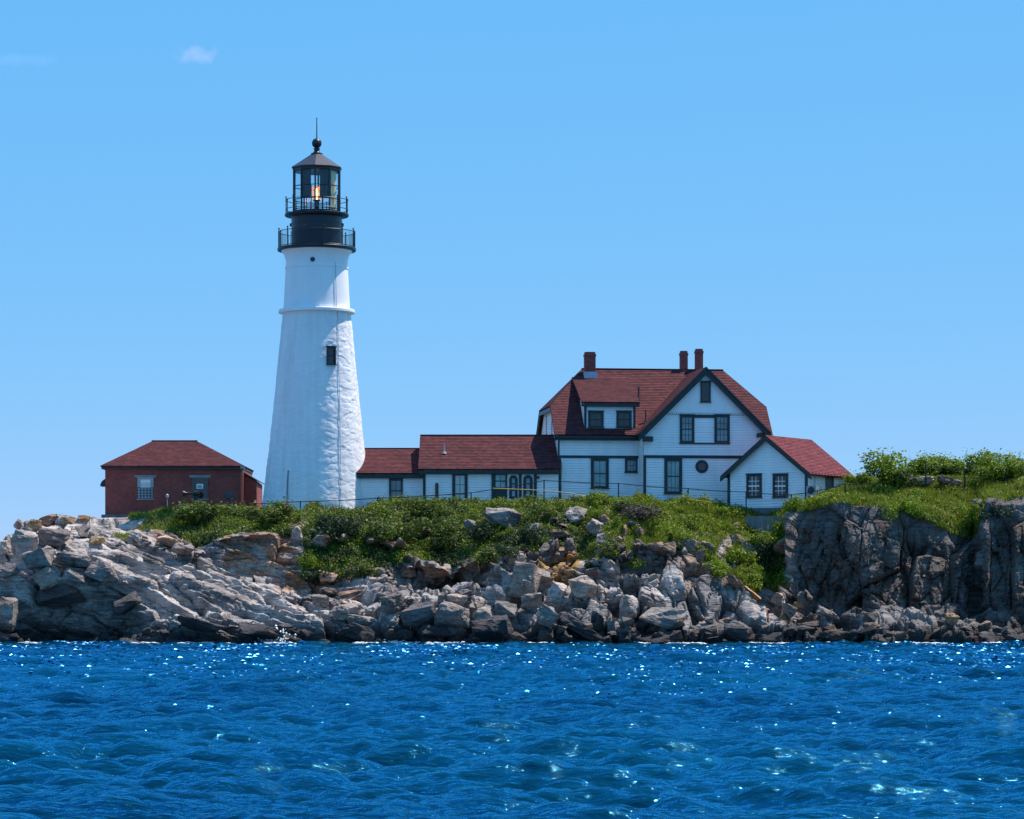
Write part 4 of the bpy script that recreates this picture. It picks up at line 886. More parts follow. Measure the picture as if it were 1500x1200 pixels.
# bodies
b = MB(); b.box(uL, uR, .03, VB, zbase, ze_-.05); b.build('wall', 'white_paint', KH)
b = MB()                                         # upper end walls under the clipped gables
for u_, sgn in ((uL, -1), (uR, 1)):
    pl = [(0, ze_-.06), (VB, ze_-.06), (VB-vh-.3, zh0-.1), (vh+.3, zh0-.1)]
    b.prism(pl if sgn > 0 else [(VB-a, z) for a, z in pl][::-1], Vector((u_, 0 if sgn > 0 else VB, 0)), Y3 if sgn > 0 else -Y3, Z3, X3*sgn, -.3, 0.0) if sgn > 0 else b.prism([(0, ze_-.06), (VB, ze_-.06), (VB-vh-.3, zh0-.1), (vh+.3, zh0-.1)], Vector((u_, VB, 0)), -Y3, Z3, -X3, -.3, 0.0)
b.build('end_wall', 'white_paint', KH)
b = MB()
siding(b, [(uL, zbase), (hx(943, 680), zbase), (hx(943, 680), ze_-.1), (uL, ze_-.1)], Vector((0, .03, 0)), X3, -Y3)
siding(b, [(0, zbase), (VB, zbase), (VB, ze_-.06), (0, ze_-.06)], Vector((uL, VB, 0)), -Y3, -X3)
siding(b, [(0, ze_-.06), (VB, ze_-.06), (VB-vh-.3, zh0-.1), (vh+.3, zh0-.1)], Vector((uL, VB, 0)), -Y3, -X3)
b.build('clapboards', 'white_paint', KH)
# main roof
b = MB()
eL, eR = uL-.35, uR+.35
slope(b, [(eL, -.4, ze_), (eR, -.4, ze_), (eR, vh, zh0), (uh1, VM, zr_), (uh0, VM, zr_), (eL, vh, zh0)])
slope(b, [(eR, VB+.4, ze_), (eL, VB+.4, ze_), (eL, VB-vh, zh0), (uh0, VM, zr_), (uh1, VM, zr_), (eR, VB-vh, zh0)])
hl = eL-.25
slope(b, [(eL, VB-vh, zh0), (eL, vh, zh0), (uh0, VM, zr_)]); slope(b, [(eR, vh, zh0), (eR, VB-vh, zh0), (uh1, VM, zr_)])
RF = b.build('roof', 'shingle', KH)
b = MB(); b.box(uh0-.05, uh1+.05, VM-.1, VM+.1, zr_-.03, zr_+.035); b.build('ridge_cap', 'shingle', RF)
b = MB(); b.box(eL+.02, hx(947, 640, -.4), -.38, -.24, ze_-.36, ze_-.11); b.box(eL+.1, hx(945, 640, -.4), -.52, -.385, ze_-.22, ze_-.09); b.build('gutter', 'green_trim', KH)
b = MB(); b.box(uL, hx(943, 640), -.24, .02, ze_-.36, ze_-.29); b.build('soffit', 'green_trim', KH)
# rake boards of the clipped gables
for u_, nm in ((eL, 0), (eR, 1)):
    for sg in (0, 1):
        b = MB(); v0, v1 = (-.4, vh) if sg == 0 else (VB+.4, VB-vh); A = Vector((u_, v0, ze_)); B = Vector((u_, v1, zh0)); dv = (B-A); n = Vector((-1 if nm == 0 else 1, 0, 0))
        pl = [A+Vector((0, 0, -.12)), B+Vector((0, 0, -.12)), B+Vector((0, 0, -.42)), A+Vector((0, 0, -.42))]
        q = [p+Vector((.03 if nm == 0 else -.03, 0, 0)) for p in pl]; q2 = [p+Vector((.10 if nm == 0 else -.10, 0, 0)) for p in pl]
        b.face(q); b.face(q2[::-1])
        for i in range(4): b.face([q[i], q2[i], q2[(i+1) % 4], q[(i+1) % 4]])
        b.build('rake_board', 'green_trim', KH)
    b = MB(); b.box(min(u_, u_+(.12 if nm == 0 else -.12)), max(u_, u_+(.12 if nm == 0 else -.12)), vh+.02, VB-vh-.02, zh0-.36, zh0-.12); b.build('hip_fascia', 'green_trim', KH)
b = MB()
for v_ in (0, 3.2, 6.0, VB-.1): b.box(uL-.06, uL+.02, v_-.06 if v_ else -.06, v_+.12, zbase, ze_-.1 if v_ in (0, VB-.1) else zh0-.4)
b.build('end_wall_trim', 'green_trim', KH)
board2 = lambda name, px0, px1, py0, py1, V=0, o=.05, mat='green_trim': (lambda b: (b.obox(Vector((0, V, 0)), X3, Z3, -Y3, hx(px0, (py0+py1)/2, V), hx(px1, (py0+py1)/2, V), hz_(px0, py1, V), hz_(px0, py0, V), -.02, o), b.build(name, mat, KH))[1])(MB())
board2('belt_course', 817, 941, 667, 671, 0, .07)
board2('corner_board', 818.6, 821.6, 671.2, 745, 0, .052)
board2('corner_board', 937, 941, 671.2, 745, 0, .052)
def hwin(px0, px1, py0, py1, V, **kw):
    pc = (py0+py1)/2; return window(KH, Vector((0, V, 0)), X3, -Y3, hx(px0, pc, V), hx(px1, pc, V), hz_(px0, py1, V), hz_(px0, py0, V), **kw)
hwin(865.5, 891.5, 671.3, 715, 0, case=.19, nx=2, ny=2, pane='glass_blind'); hwin(915.4, 935, 671.3, 692, 0, case=.16, nx=3, ny=2, pane='glass_teal', rail=False)
# cross gable
uc = hx(1034.3, 560, VG-.35); za = hz_(1034.3, 537.4, VG-.35); gl0, gr0 = hx(936, 636, VG-.35), hx(1129, 636, VG-.35); zge = hz_(1034, 636, VG-.35)
gw0, gw1 = hx(943, 680, VG), hx(1120, 680, VG); tg = (za-zge)/(uc-gl0)
b = MB(); b.box(gw0, gw1, VG+.03, 1.0, zbase, zge-.1); b.build('gable_body', 'white_paint', KH)
wtop = lambda u_: za-.16-abs(u_-uc)*tg
zsw = hz_(1034, 604.5, VG)
b = MB(); b.prism([(gw0, zge-.1), (gw1, zge-.1), (gw1, wtop(gw1)), (uc, wtop(uc)), (gw0, wtop(gw0))], Vector((0, VG, 0)), X3, Z3, -Y3, -.3, -.03); b.build('gable_wall', 'white_paint', KH)
half = (wtop(uc)-zsw)/tg
b = MB(); Pg = Vector((0, VG+.03, 0)); siding(b, [(gw0, zbase), (gw1, zbase), (gw1, wtop(gw1)), (uc+half, zsw), (uc-half, zsw), (gw0, wtop(gw0))], Pg, X3, -Y3)
siding(b, [(0, zbase), (-VG, zbase), (-VG, wtop(gw0)), (0, wtop(gw0))], Vector((gw0, 0, 0)), -Y3, -X3); b.build('clapboards', 'white_paint', KH)
b = MB(); b.prism([(uc-half, zsw), (uc+half, zsw), (uc, wtop(uc))], Pg, X3, Z3, -Y3, -.05, .11); b.build('gable_panel', 'white_smooth', KH)
b = MB(); n_t = 44                                # saw-tooth lower edge of the gable panel
for i in range(n_t):
    a, c_ = lerp(uc-half+.05, uc+half-.05, i/n_t), lerp(uc-half+.05, uc+half-.05, (i+1)/n_t); b.prism([(a+.012, zsw), ((a+c_)/2-.03, zsw-.13), ((a+c_)/2+.03, zsw-.13), (c_-.012, zsw)], Pg, X3, Z3, -Y3, .05, .108)
tag(b.build('sawtooth_edge', 'white_smooth', KH), kind='stuff')
b = MB(); b.obox(Pg, X3, Z3, -Y3, uc-half+.1, uc+half-.1, zsw-.16, zsw-.002, .02, .045); b.build('sawtooth_backing', 'green_trim', KH)
b = MB(); vb = VM-.2
slope(b, [(gl0, vb, zge), (gl0, VG-.4, zge), (uc, VG-.4, za), (uc, vb, za)]); slope(b, [(gr0, VG-.4, za-(gr0-uc)*tg), (gr0, vb, za-(gr0-uc)*tg), (uc, vb, za), (uc, VG-.4, za)]); b.build('cross_roof', 'shingle', KH)
for sg in (-1, 1):                                # rake boards
    ue = gl0 if sg < 0 else gr0; b = MB(); Pq = Vector((0, VG-.40, 0)); zt0, zt1 = za-.0, za-abs(ue-uc)*tg
    pl = [(ue, zt1-.06), (ue, zt1-.52), (uc, zt0-.52), (uc, zt0-.06)]; b.prism(pl[::-1] if sg > 0 else pl, Pq, X3, Z3, -Y3, -.12, .04); b.build('rake_board', 'green_trim', KH)
    b = MB(); pl = [(ue, zt1-.02), (ue, zt1-.16), (uc, zt0-.16), (uc, zt0-.02)]; b.prism(pl[::-1] if sg > 0 else pl, Pq, X3, Z3, -Y3, .042, .11); b.build('rake_moulding', 'green_trim', KH)
    b = MB(); pl = [(ue, zt1-.10), (ue, zt1-.13), (uc, zt0-.13), (uc, zt0-.10)]; b.prism(pl[::-1] if sg > 0 else pl, Vector((0, 0, 0)), X3, Z3, -Y3, 0, -VG+.3); b.build('rake_soffit', 'green_trim', KH)
b = MB(); b.box(hx(941, 640, VG), hx(955, 640, VG), VG-.5, VG+.0, zge-.50, zge-.18); b.build('eave_return', 'green_trim', KH)
b = MB(); b.box(hx(1108, 640, VG), hx(1122, 640, VG), VG-.3, VG+.0, hz_(1110, 641, VG), hz_(1110, 635, VG)); b.build('eave_return', 'green_trim', KH)
board2('belt_course', 942.6, 1100, 667, 671, VG, .07); board2('corner_board', 942.6, 946.2, 671.2, 745, VG, .052)
hwin(973, 999, 671.3, 723, VG, case=.2, nx=3, ny=2, pane='glass_blind')
hwin(995.7, 1016.9, 608, 648.5, VG, case=.16, nx=3, ny=4, pane='glass_teal', sill=False); hwin(1046.4, 1068.7, 608, 648.5, VG, case=.16, nx=3, ny=4, pane='glass_teal', sill=False)
board2('window_header', 1017, 1046.2, 607.8, 612.2, VG, .06); board2('window_sill_band', 995, 1069, 648.8, 650.6, VG, .09)
hwin(1026, 1040.7, 559, 589, VG-.085, case=.09, nx=1, ny=1, pane='glass_dark', sill=True)
b = MB(); cu, cz = hx(1028, 683.6, VG), hz_(1028, 683.6, VG); ring = lambda r_: [(cu+r_*math.cos(2*math.pi*i/28), cz+r_*math.sin(2*math.pi*i/28)) for i in range(28)]
b.prism(ring(.43), Vector((0, VG, 0)), X3, Z3, -Y3, -.02, .06); rw = b.build('round_window', 'slate_dark', KH)
b = MB(); b.prism(ring(.31), Vector((0, VG, 0)), X3, Z3, -Y3, .05, .075); b.build('sash_ring', 'green_trim', rw); b = MB(); b.prism(ring(.24), Vector((0, VG, 0)), X3, Z3, -Y3, .06, .082); b.build('pane', 'glass_dark', rw)
# dormer
vd = .10; du0, du1 = hx(856, 610, vd), hx(930.6, 610, vd); dzt = hz_(890, 589, vd-.3); dzb = ze_+(vd+.4)*tanp-.25; vtop = (hz_(885, 553, 3.6)-ze_)/tanp-.4; dzr = ze_+(vtop+.4)*tanp
b = MB(); b.prism([(0, dzb-.3), (0, dzt-.05), (-(vtop-vd), dzr-.1), (-(vtop-vd), dzb-.3)][::-1], Vector((du0, vd+.03, 0)), -Y3, Z3, -X3, -(du1-du0), 0); DM = b.build('dormer', 'white_paint', KH)
b = MB(); siding(b, [(du0, dzb-.1), (du1, dzb-.1), (du1, dzt-.1), (du0, dzt-.1)], Vector((0, vd+.03, 0)), X3, -Y3); b.build('dormer_clapboards', 'white_paint', DM)
b = MB(); slope(b, [(du0-.25, vd-.35, dzt), (du1+.25, vd-.35, dzt), (du1+.2, vtop, dzr+.03), (du0-.3, vtop, dzr+.03)]); b.build('dormer_roof', 'shingle', DM)
b = MB(); b.box(du0-.23, du1+.23, vd-.33, vd-.2, dzt-.3, dzt-.1); b.build('dormer_fascia', 'green_trim', DM)
b = MB(); b.box(du0-.01, du1+.01, vd-.2, vd+.02, dzt-.3, dzt-.24); b.build('dormer_soffit', 'green_trim', DM)
for u_ in (du0, du1-.13): b = MB(); b.box(u_-.01, u_+.14, vd-.03, vd+.05, dzb-.1, dzt-.2); b.build('dormer_corner', 'green_trim', DM)
for a, c_ in ((861.5, 884), (902.8, 925)): hwin(a, c_, 602.5, 626, vd, case=.15, nx=2, ny=2, pane='glass_dark')
# chimneys and pipes
def chimney(px0, px1, py0, py1, V, flash=False):
    a, c_, z1, z0 = hx(px0, 530, V), hx(px1, 530, V), hz_(px0, py0, V), hz_(px0, py1, V); wd = c_-a; b = MB()
    b.box(a, c_, V, V+wd*.9, z0-.6, z1-.3); b.box(a-.03, c_+.03, V-.03, V+wd*.9+.03, z1-.3, z1-.14); b.box(a+.02, c_-.02, V+.02, V+wd*.9-.02, z1-.14, z1); o = b.build('chimney', 'brick', KH)
    b = MB(); b.box(a+.1, c_-.1, V+.1, V+wd*.9-.1, z1-.05, z1+.012); b.build('flue', 'slate_dark', o)
    if flash: b = MB(); b.box(a-.06, c_+.12, V-.05, V+wd*.9+.05, z0-.55, z0+.02); b.build('flashing', 'lead', o)
chimney(857.2, 872.6, 515.5, 545, VM-.9, True); chimney(997, 1007.6, 514, 541, VM-.1); chimney(1019.3, 1030, 511, 540, VM-.2)
for px, py0, py1 in ((935.6, 566, 584), (945.8, 603, 622)):
    v_ = (hz_(px, py1, 2)-ze_)/tanp-.4; b = MB(); u_ = hx(px, py1, v_); z_ = ze_+(v_+.4)*tanp; b.bar((u_, v_, z_-.1), (u_, v_, z_+(py1-py0)/22), .055, 8); b.lathe([(.17, z_-.1), (.08, z_+.2)], 10, c=(u_, v_)); b.build('vent_pipe', 'slate_dark', KH)
# downspouts
for px in (823.5, 934.8): b = MB(); u_ = hx(px, 690, 0); b.bar((u_, -.10, zbase), (u_, -.10, hz_(px, 672.5, -.1)), .045, 8); b.build('downspout', 'white_paint', KH)

# ------------------------------------------------------------------ shed on the right
f = Frame(1183, 191.6, -32, 7.4); SH = f.root('gabled_shed'); tag(SH, 'small white gabled shed with bright red roof at the right of the house', 'shed')
sx_ = lambda px, py, V=0: f.hit(px, py, V)[0]; sz_ = lambda px, py, V=0: f.hit(px, py, V)[1]
s0, s1 = sx_(1066, 700), 0.0; sc_ = (s0+s1)/2; zb_ = sz_(1183, 752); zeS = sz_(1183, 689); zaS = sz_(1122.7, 637.5, -.3); Ls = f.hitu(1243, 700, 0)[0]
t_ = (zaS-zeS)/(s1+.0-sc_)*.985
b = MB(); b.prism([(s0, zb_), (s1, zb_), (s1, zeS-.1), (sc_, zaS-.22), (s0, zeS-.1)], Vector((0, 0, 0)), X3, Z3, -Y3, -Ls, -.03); b.build('wall', 'white_paint', SH)
b = MB(); siding(b, [(s0, zb_), (s1, zb_), (s1, zeS-.1), (sc_, zaS-.22), (s0, zeS-.1)], Vector((0, .03, 0)), X3, -Y3); siding(b, [(0, zb_), (Ls, zb_), (Ls, zeS-.1), (0, zeS-.1)], Vector((s1-.0, 0, 0)), Y3, X3, .18, .03); b.build('clapboards', 'white_paint', SH)
eo = .38; zE = zaS-(s1+eo-sc_)*t_; vf0, vf1 = -.32, Ls+.35
b = MB(); slope(b, [(s1+eo, vf0, zE), (s1+eo, vf1, zE), (sc_, vf1, zaS), (sc_, vf0, zaS)]); slope(b, [(s0-eo, vf1, zE), (s0-eo, vf0, zE), (sc_, vf0, zaS), (sc_, vf1, zaS)]); b.build('roof', 'shingle_bright', SH)
for ue in (s0-eo, s1+eo):
    b = MB(); pl = [(ue, zE-.06), (ue, zE-.34), (sc_, zaS-.34), (sc_, zaS-.06)]; b.prism(pl if ue < sc_ else pl[::-1], Vector((0, vf0-.003, 0)), X3, Z3, -Y3, -.09, .03); b.build('rake_board', 'green_trim', SH)
    b = MB(); pl = [(ue, zE-.11), (ue, zE-.15), (sc_, zaS-.15), (sc_, zaS-.11)]; b.prism(pl if ue < sc_ else pl[::-1], Vector((0, 0, 0)), X3, Z3, -Y3, -.02, .25); b.build('rake_soffit', 'green_trim', SH)
b = MB()
for i in range(14): v_ = lerp(.1, Ls-.1, i/13); b.box(s1+.01, s1+eo-.03, v_-.04, v_+.04, zE-.02, zE+.10)
tag(b.build('rafter_tails', 'slate_dark', SH), kind='stuff')
for a in (s0-.005, s1-.18): b = MB(); b.obox(Vector((0, 0, 0)), X3, Z3, -Y3, a, a+.185, zb_, zeS+.02, -.03, .045); b.build('corner_board', 'green_trim', SH)
b = MB(); b.obox(Vector((s1, 0, 0)), Y3, Z3, X3, Ls-.14, Ls+.02, zb_, zeS-.1, -.02, .045); b.build('corner_board', 'green_trim', SH)
b = MB(); b.obox(Vector((0, 0, 0)), X3, Z3, -Y3, s0-.03, s1+.03, zb_-.5, sz_(1120, 744), -.2, .06); b.build('foundation', 'concrete', SH)
def swin(px0, px1, py0, py1, **kw):
    pc = (py0+py1)/2; return window(SH, Vector((0, 0, 0)), X3, -Y3, sx_(px0, pc), sx_(px1, pc), sz_((px0+px1)/2, py1), sz_((px0+px1)/2, py0), **kw)
for a, c_ in ((1094, 1116), (1132.6, 1154.5)): swin(a, c_, 694.8, 728.5, case=.14, nx=3, ny=4, pane='glass_dark', sub='white_paint', bar=.034)
va, zc1 = f.hitu(1208.6, 695.5, 0); vb_, zc0 = f.hitu(1219.8, 716.5, 0); window(SH, Vector((s1, 0, 0)), Y3, X3, va, vb_, zc0, zc1, .1, 1, 1, 'shutter_grey', 'shutter_grey')
va, _ = f.hitu(1192.5, 705, 0); b = MB(); b.bar((s1+.06, va, zb_), (s1+.06, va, zeS-.1), .025, 6); b.build('conduit', 'lead', SH)
b = MB(); b.obox(Vector((0, 0, 0)), X3, Z3, -Y3, sx_(1117.5, 710), sx_(1119.5, 710), sz_(1118, 731), sz_(1118, 693), -.02, .05); b.build('cable_duct', 'white_paint', SH)
b = MB(); b.obox(Vector((0, 0, 0)), X3, Z3, -Y3, sx_(1117.5, 710), sx_(1160, 710), sz_(1118, 732.4), sz_(1118, 731), -.02, .05); b.build('cable_duct', 'white_paint', SH)
# heat pump and white boxes beside the shed
g = at(1190, 724, 191.2); t = empty('heat_pump', (g.x, 191.2, g.z-.1), math.radians(-32)); tag(t, 'small grey air-conditioning unit beside the shed side wall', 'air conditioner')
b = MB(); b.box(-.35, .35, -.18, .18, 0, .62); b.build('casing', 'grey_steel', t); b = MB(); b.lathe([(.24, 0), (.24, .02), (.04, .03)], 20); o = b.build('fan_grille', 'slate_dark', t); o.location = (0, -.175, .33); o.rotation_euler = (math.radians(90), 0, 0)
for s_ in (-.26, .26): b = MB(); b.box(s_-.04, s_+.04, -.2, .2, -.5, 0); b.build('foot', 'grey_steel', t)

# retaining wall in the slope
A, B_ = at(1092, 776, 190.6), at(1152, 776, 189.6); dv = (B_-A); dv.z = 0; eu = dv.normalized(); n = Vector((eu.y, -eu.x, 0))
b = MB(); b.obox(A, eu, Z3, n, 0, dv.length, -1.0, .86, -.5, 0); t = b.build('retaining_wall', 'concrete'); tag(t, 'low grey concrete retaining wall in the grass below the shed', 'wall')

# ------------------------------------------------------------------ plants
rs = np.random.RandomState(31)
def quads(C, size, nrm_bias, r=rs):
    """leaf quads round centres C: size per leaf, directions scattered about nrm_bias"""
    n = len(C); d = r.randn(n, 3)*.7+nrm_bias; d /= np.linalg.norm(d, axis=1, keepdims=True)+1e-9
    a = np.cross(d, r.randn(n, 3)); a /= np.linalg.norm(a, axis=1, keepdims=True)+1e-9; b = np.cross(d, a)
    sa = (size*.5)[:, None]*a; sb = (size*.36)[:, None]*b
    V = np.stack([C-sa, C+sb*.9-sa*.1, C+sa, C-sb*.9+sa*.1], 1).reshape(-1, 3); return V, np.arange(4*n).reshape(n, 4)
gi, gj = np.where((veg > .55)); gpx, gpy = GPX[gi, gj], PPY[gi, gj]; GPT = PH[gi, gj]; gs = GS[gi, gj]
area_w = np.linalg.norm(np.gradient(PH, axis=1), axis=-1)[gi, gj]*GY[gi, gj]      # ground area each grid point stands for
front = (gs < 8.02); patch = fbm(np.stack([GPT[:, 0]*.5, GPT[:, 1]*.5, GPT[:, 2]*.5], 1), 91, 3)
def pick(mask, n): w_ = np.where(mask, area_w, 0); return rs.choice(len(gi), n, p=w_/w_.sum())
def thicket(name, label, mask, nclump, per, rad, hgt, size, mat, seed):
    r = np.random.RandomState(seed); idx = pick(mask, nclump); base = GPT[idx]
    hs_ = hgt*(.45+.55*np.clip(.5+.8*patch[idx], 0, 1.2))*r.uniform(.6, 1.25, nclump)
    u = r.randn(nclump, per, 3)*.45; u[..., 2] = np.abs(u[..., 2]); q = np.linalg.norm(u, axis=-1, keepdims=True); u = u/np.maximum(q, 1e-6)*np.minimum(q, 1)**.5
    C = base[:, None]+u*np.stack([np.full(nclump, rad), np.full(nclump, rad), hs_], 1)[:, None]
    C[..., 2] += .02; C = C.reshape(-1, 3); n = len(C)
    V, Q = quads(C, size*r.uniform(.6, 1.4, n), u.reshape(-1, 3)*.9+np.array((0, 0, .35)), r)
    ct = np.repeat(r.uniform(-.28, .28, nclump), per); tint = np.clip(r.beta(2.2, 2.4, n)+ct*.7, 0, .93)
    fl = np.repeat(r.rand(nclump) < .22, per) & (r.rand(n) < .10); tint = np.where(fl & (mat == 'leaf_rose'), .99, tint)
    tag(me_np(name, V, Q, mat, attrs={'tint': ('FACE', tint)}), label, kind='stuff')
def region(x0, x1): return (gpx > x0) & (gpx < x1)
rose = front & region(235, 905) & ~(region(165, 262) & (gpy > 752))
bright = front & region(880, 1148) & (patch > -.25)
hill = region(1150, 1600) & (gs > 5.6) & (gs < 8.6)
thicket('rose_thicket', 'dark green rose scrub with scattered pink flowers covering the slope below lighthouse and wing', rose, 2200, 34, .34, .62, .13, 'leaf_rose', 1)
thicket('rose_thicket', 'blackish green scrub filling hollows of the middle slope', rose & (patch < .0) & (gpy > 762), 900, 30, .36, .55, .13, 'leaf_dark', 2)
thicket('slope_greenery', 'bright green leafy ground cover on the slope below the gabled house', bright, 1500, 26, .30, .52, .12, 'leaf_bright', 3)
thicket('slope_greenery', 'bright green leafy ground cover on the right cliff top', hill & (patch > -.1), 1100, 26, .30, .40, .12, 'leaf_bright', 4)
thicket('slope_greenery', 'brighter green sprigs along the crest of the rose scrub', rose & (patch > -.15), 2300, 26, .27, .52, .11, 'leaf_bright', 5)
def grass(name, label, mask, n, h, seed):
    r = np.random.RandomState(seed); idx = pick(mask, n); B = GPT[idx]+np.stack([r.randn(n)*.08, r.randn(n)*.08, np.zeros(n)-.02], 1)
    a = r.uniform(0, 6.28, n); w_ = r.uniform(.025, .05, n); H = h*r.uniform(.5, 1.3, n); ln = r.randn(n, 2)*.45*H[:, None]+np.array((-.10, -.04))*H[:, None]
    d = np.stack([np.cos(a)*w_, np.sin(a)*w_, 0*a], 1); T_ = B+np.stack([ln[:, 0], ln[:, 1], H], 1)
    V = np.stack([B-d, B+d, T_], 1).reshape(-1, 3); tag(me_np(name, V, np.arange(3*n).reshape(n, 3), 'grass', attrs={'tint': ('FACE', np.clip(r.beta(2, 2.2, n)+.3*patch[idx], 0, 1))}), label, kind='stuff')
grass('grass', 'rough green grass on the slope beside the brick building', (region(160, 330) & (gpy < 800)) | (region(190, 380) & (gs > 6.9) & (gs < 8.6)), 16000, .30, 11)
grass('grass', 'long green grass on the slope below house and shed', front & region(860, 1150), 42000, .30, 12)
grass('grass', 'green grass along the crest below the white buildings', (gs > 6.5) & (gs < 8.3) & region(330, 1180), 26000, .28, 13)
grass('grass', 'green and straw grass on the right cliff top', region(1150, 1600) & (gs > 5.2) & (gs < 8.8), 42000, .36, 14)
# bushes that can be told apart
def bush_mesh(name, seed, nl, mat, lobes=7, size=.11, flat=.0, flower=0):
    r = np.random.RandomState(seed); cs = r.randn(lobes, 3)*np.array((.30, .30, .16))+np.array((0, 0, .52)); rad = r.uniform(.20, .36, lobes)
    k_ = r.randint(0, lobes, nl); u = r.randn(nl, 3); u /= np.linalg.norm(u, axis=1, keepdims=True); C = cs[k_]+u*(rad[k_]*r.uniform(.45, 1.08, nl)**.6)[:, None]
    C[:, 2] = np.maximum(C[:, 2], r.uniform(.0, .25, nl)); sp = r.rand(nl) < .09; C[sp] += u[sp]*np.array((.13, .13, .10))+np.array((0, 0, 1))*(r.rand(int(sp.sum()))[:, None]*.26)
    V, Q = quads(C, size*r.uniform(.6, 1.4, nl), u*.8+np.array((0, 0, .3)), r); tint = np.clip(r.beta(2.2, 2.4, nl)+r.uniform(-.22, .22, lobes)[k_], 0, .93)
    if flower: tint = np.where(r.rand(nl) < flower, .99, tint)
    me = me_np('foliage', V, Q, mat, attrs={'tint': ('FACE', tint)}); m_ = me.data; bpy.data.objects.remove(me); return m_
def stem_mesh(seed):
    r = random.Random(seed); b = MB()
    for i in range(7): a = r.uniform(0, 6.28); b.bar((0, 0, -.25), (.26*math.cos(a), .26*math.sin(a), r.uniform(.4, .75)), .022, 5, .006)
    o = b.build('stem', 'bark'); m_ = o.data; bpy.data.objects.remove(o); return m_
BM = {k_: [bush_mesh('b', 50+j*3+q, n_, m_, lb_, sz, 0, fl) for j in range(4)] for q, (k_, n_, m_, lb_, sz, fl) in enumerate((('rose', 2600, 'leaf_rose', 8, .085, .012), ('bright', 2600, 'leaf_bright', 8, .085, 0), ('dark', 2400, 'leaf_dark', 7, .085, 0), ('dry', 2400, 'leaf_dry', 9, .07, 0)))}
SM = [stem_mesh(i) for i in range(3)]; bcount = 0
def bush(px, py, wpx, hpx, kind, label, group='bushes on the headland', Y=None):
    """py is the foot of the bush"""
    global bcount; bcount += 1
    g = ground(px, py) if Y is None else at(px, py, Y); s_ = g.y/F; t = empty('bush', g-Vector((0, 0, .12)), rnd.uniform(0, 6.28)); tag(t, label, 'bush', group)
    o = bpy.data.objects.new('foliage', BM[kind][bcount % 4]); col.objects.link(o); o.parent = t; o.scale = (wpx*s_/1.15, wpx*s_/1.15, hpx*s_/.98)
    o = bpy.data.objects.new('stems', SM[bcount % 3]); col.objects.link(o); o.parent = t; o.scale = (wpx*s_/1.1, wpx*s_/1.1, hpx*s_/1.1)
BUSH = [
 (1266,712,40,26,'bright','bright green bush against the back corner of the shed'),
 (1296,712,66,44,'bright','tall bright green bush nearest the shed on the right skyline'),
 (1318,716,40,30,'dark','dark-centred bush in front of the tall bright bush near the shed'),
 (1352,700,56,34,'bright','broad bright green bush behind the left fence post on the right hill'),
 (1398,700,56,32,'bright','bright green bush behind the middle fence post on the right hill'),
 (1440,704,54,36,'bright','bright green bush between the two right fence posts'),
 (1486,704,54,38,'bright','bright green bush at the right edge of the picture'),
 (1328,700,44,38,'bright','bright green bush filling the skyline right of the tall bush near the shed'),
 (1374,700,48,36,'bright','rounded bright bush on the skyline between left and middle fence posts'),
 (1420,702,48,36,'bright','bright bush on the skyline just right of the middle fence post'),
 (1465,706,50,38,'bright','bright bush just left of the rightmost fence post'),
 (1378,702,30,22,'dark','dark green bush between the left and middle fence posts'),
 (1456,694,34,26,'dark','dark green bush on the skyline below the small windswept tree'),
 (1434,768,30,30,'bright','green bush growing in the cleft at the right cliff'),
 (1212,738,42,20,'bright','low bright green bush on the cliff edge below the shed side window'),
 (1168,750,34,26,'bright','leafy green bush at the near corner of the shed'),
 (866,742,24,26,'bright','small upright green bush just above the pale perched boulder'),
 (945,764,84,30,'dry','wide brownish-grey dry shrub on the slope below the tall house window'),
 (915,752,40,20,'dark','dark green shrub left of the wide dry shrub'),
 (455,835,26,28,'bright','light green bush beside the rusty columnar rock face'),
 (1122,845,40,60,'dark','dark green shrub hanging in the gully left of the dark cliff'),
 (1136,815,34,50,'bright','tall green plants filling the gully below the retaining wall'),
 (1112,806,44,30,'bright','bright green clump hiding the foot of the retaining wall'),
 (1085,830,50,34,'bright','bright green tuft above the orange-stained slabs'),
 (800,765,40,30,'rose','rose bush between the two grey outcrops on the slope'),
 (700,795,48,40,'dark','dark bush left of the ochre scree'),
 (575,790,64,44,'rose','broad rose bush in the middle of the slope below the passage'),
 (500,800,60,48,'dark','largest dark bush below the lighthouse, above the shore'),
 (655,800,56,40,'rose','rose bush above the dark hollow'),
 (400,768,60,34,'rose','rose bush in front of the lighthouse foot'),
 (300,762,60,32,'rose','rose bush below the right brick-building window'),
 (345,764,52,30,'rose','rose bush below the downspout of the brick building'),
 (770,800,40,34,'dark','dark bush just above the ochre scree'),
 (890,815,36,30,'rose','low bush at the top of the cliff right of the ochre scree'),
 (990,812,30,26,'dark','small dark bush at the cliff edge below the dry shrub'),
 (470,858,44,26,'dark','dark scrub at the foot of the shrub slope above the pale shaded-end block'),
 (535,846,46,26,'rose','low rose bush on the ledge left of the dark hollow'),
 (715,826,44,26,'rose','rose bush overhanging the ledge left of the ochre scree'),
 (748,818,34,24,'dark','dark shrub at the left rim of the ochre scree'),
 (930,818,44,24,'bright','light green tuft on the cliff rim below the wide dry shrub'),
 (1040,838,46,26,'bright','bright green tuft at the top of the slanting slabs'),
 (1110,866,40,26,'bright','green plants low in the gully above the flat reddish rock'),
 (870,830,30,22,'dark','small dark shrub just right of the squarish mauve block'),
 (735,742,30,16,'bright','low green tuft on top of the big grey outcrop'),
 (620,752,50,24,'rose','rose bush on the crest below the left end of the wing'),
]
rnd = random.Random(77)
for b_ in BUSH: bush(*b_)
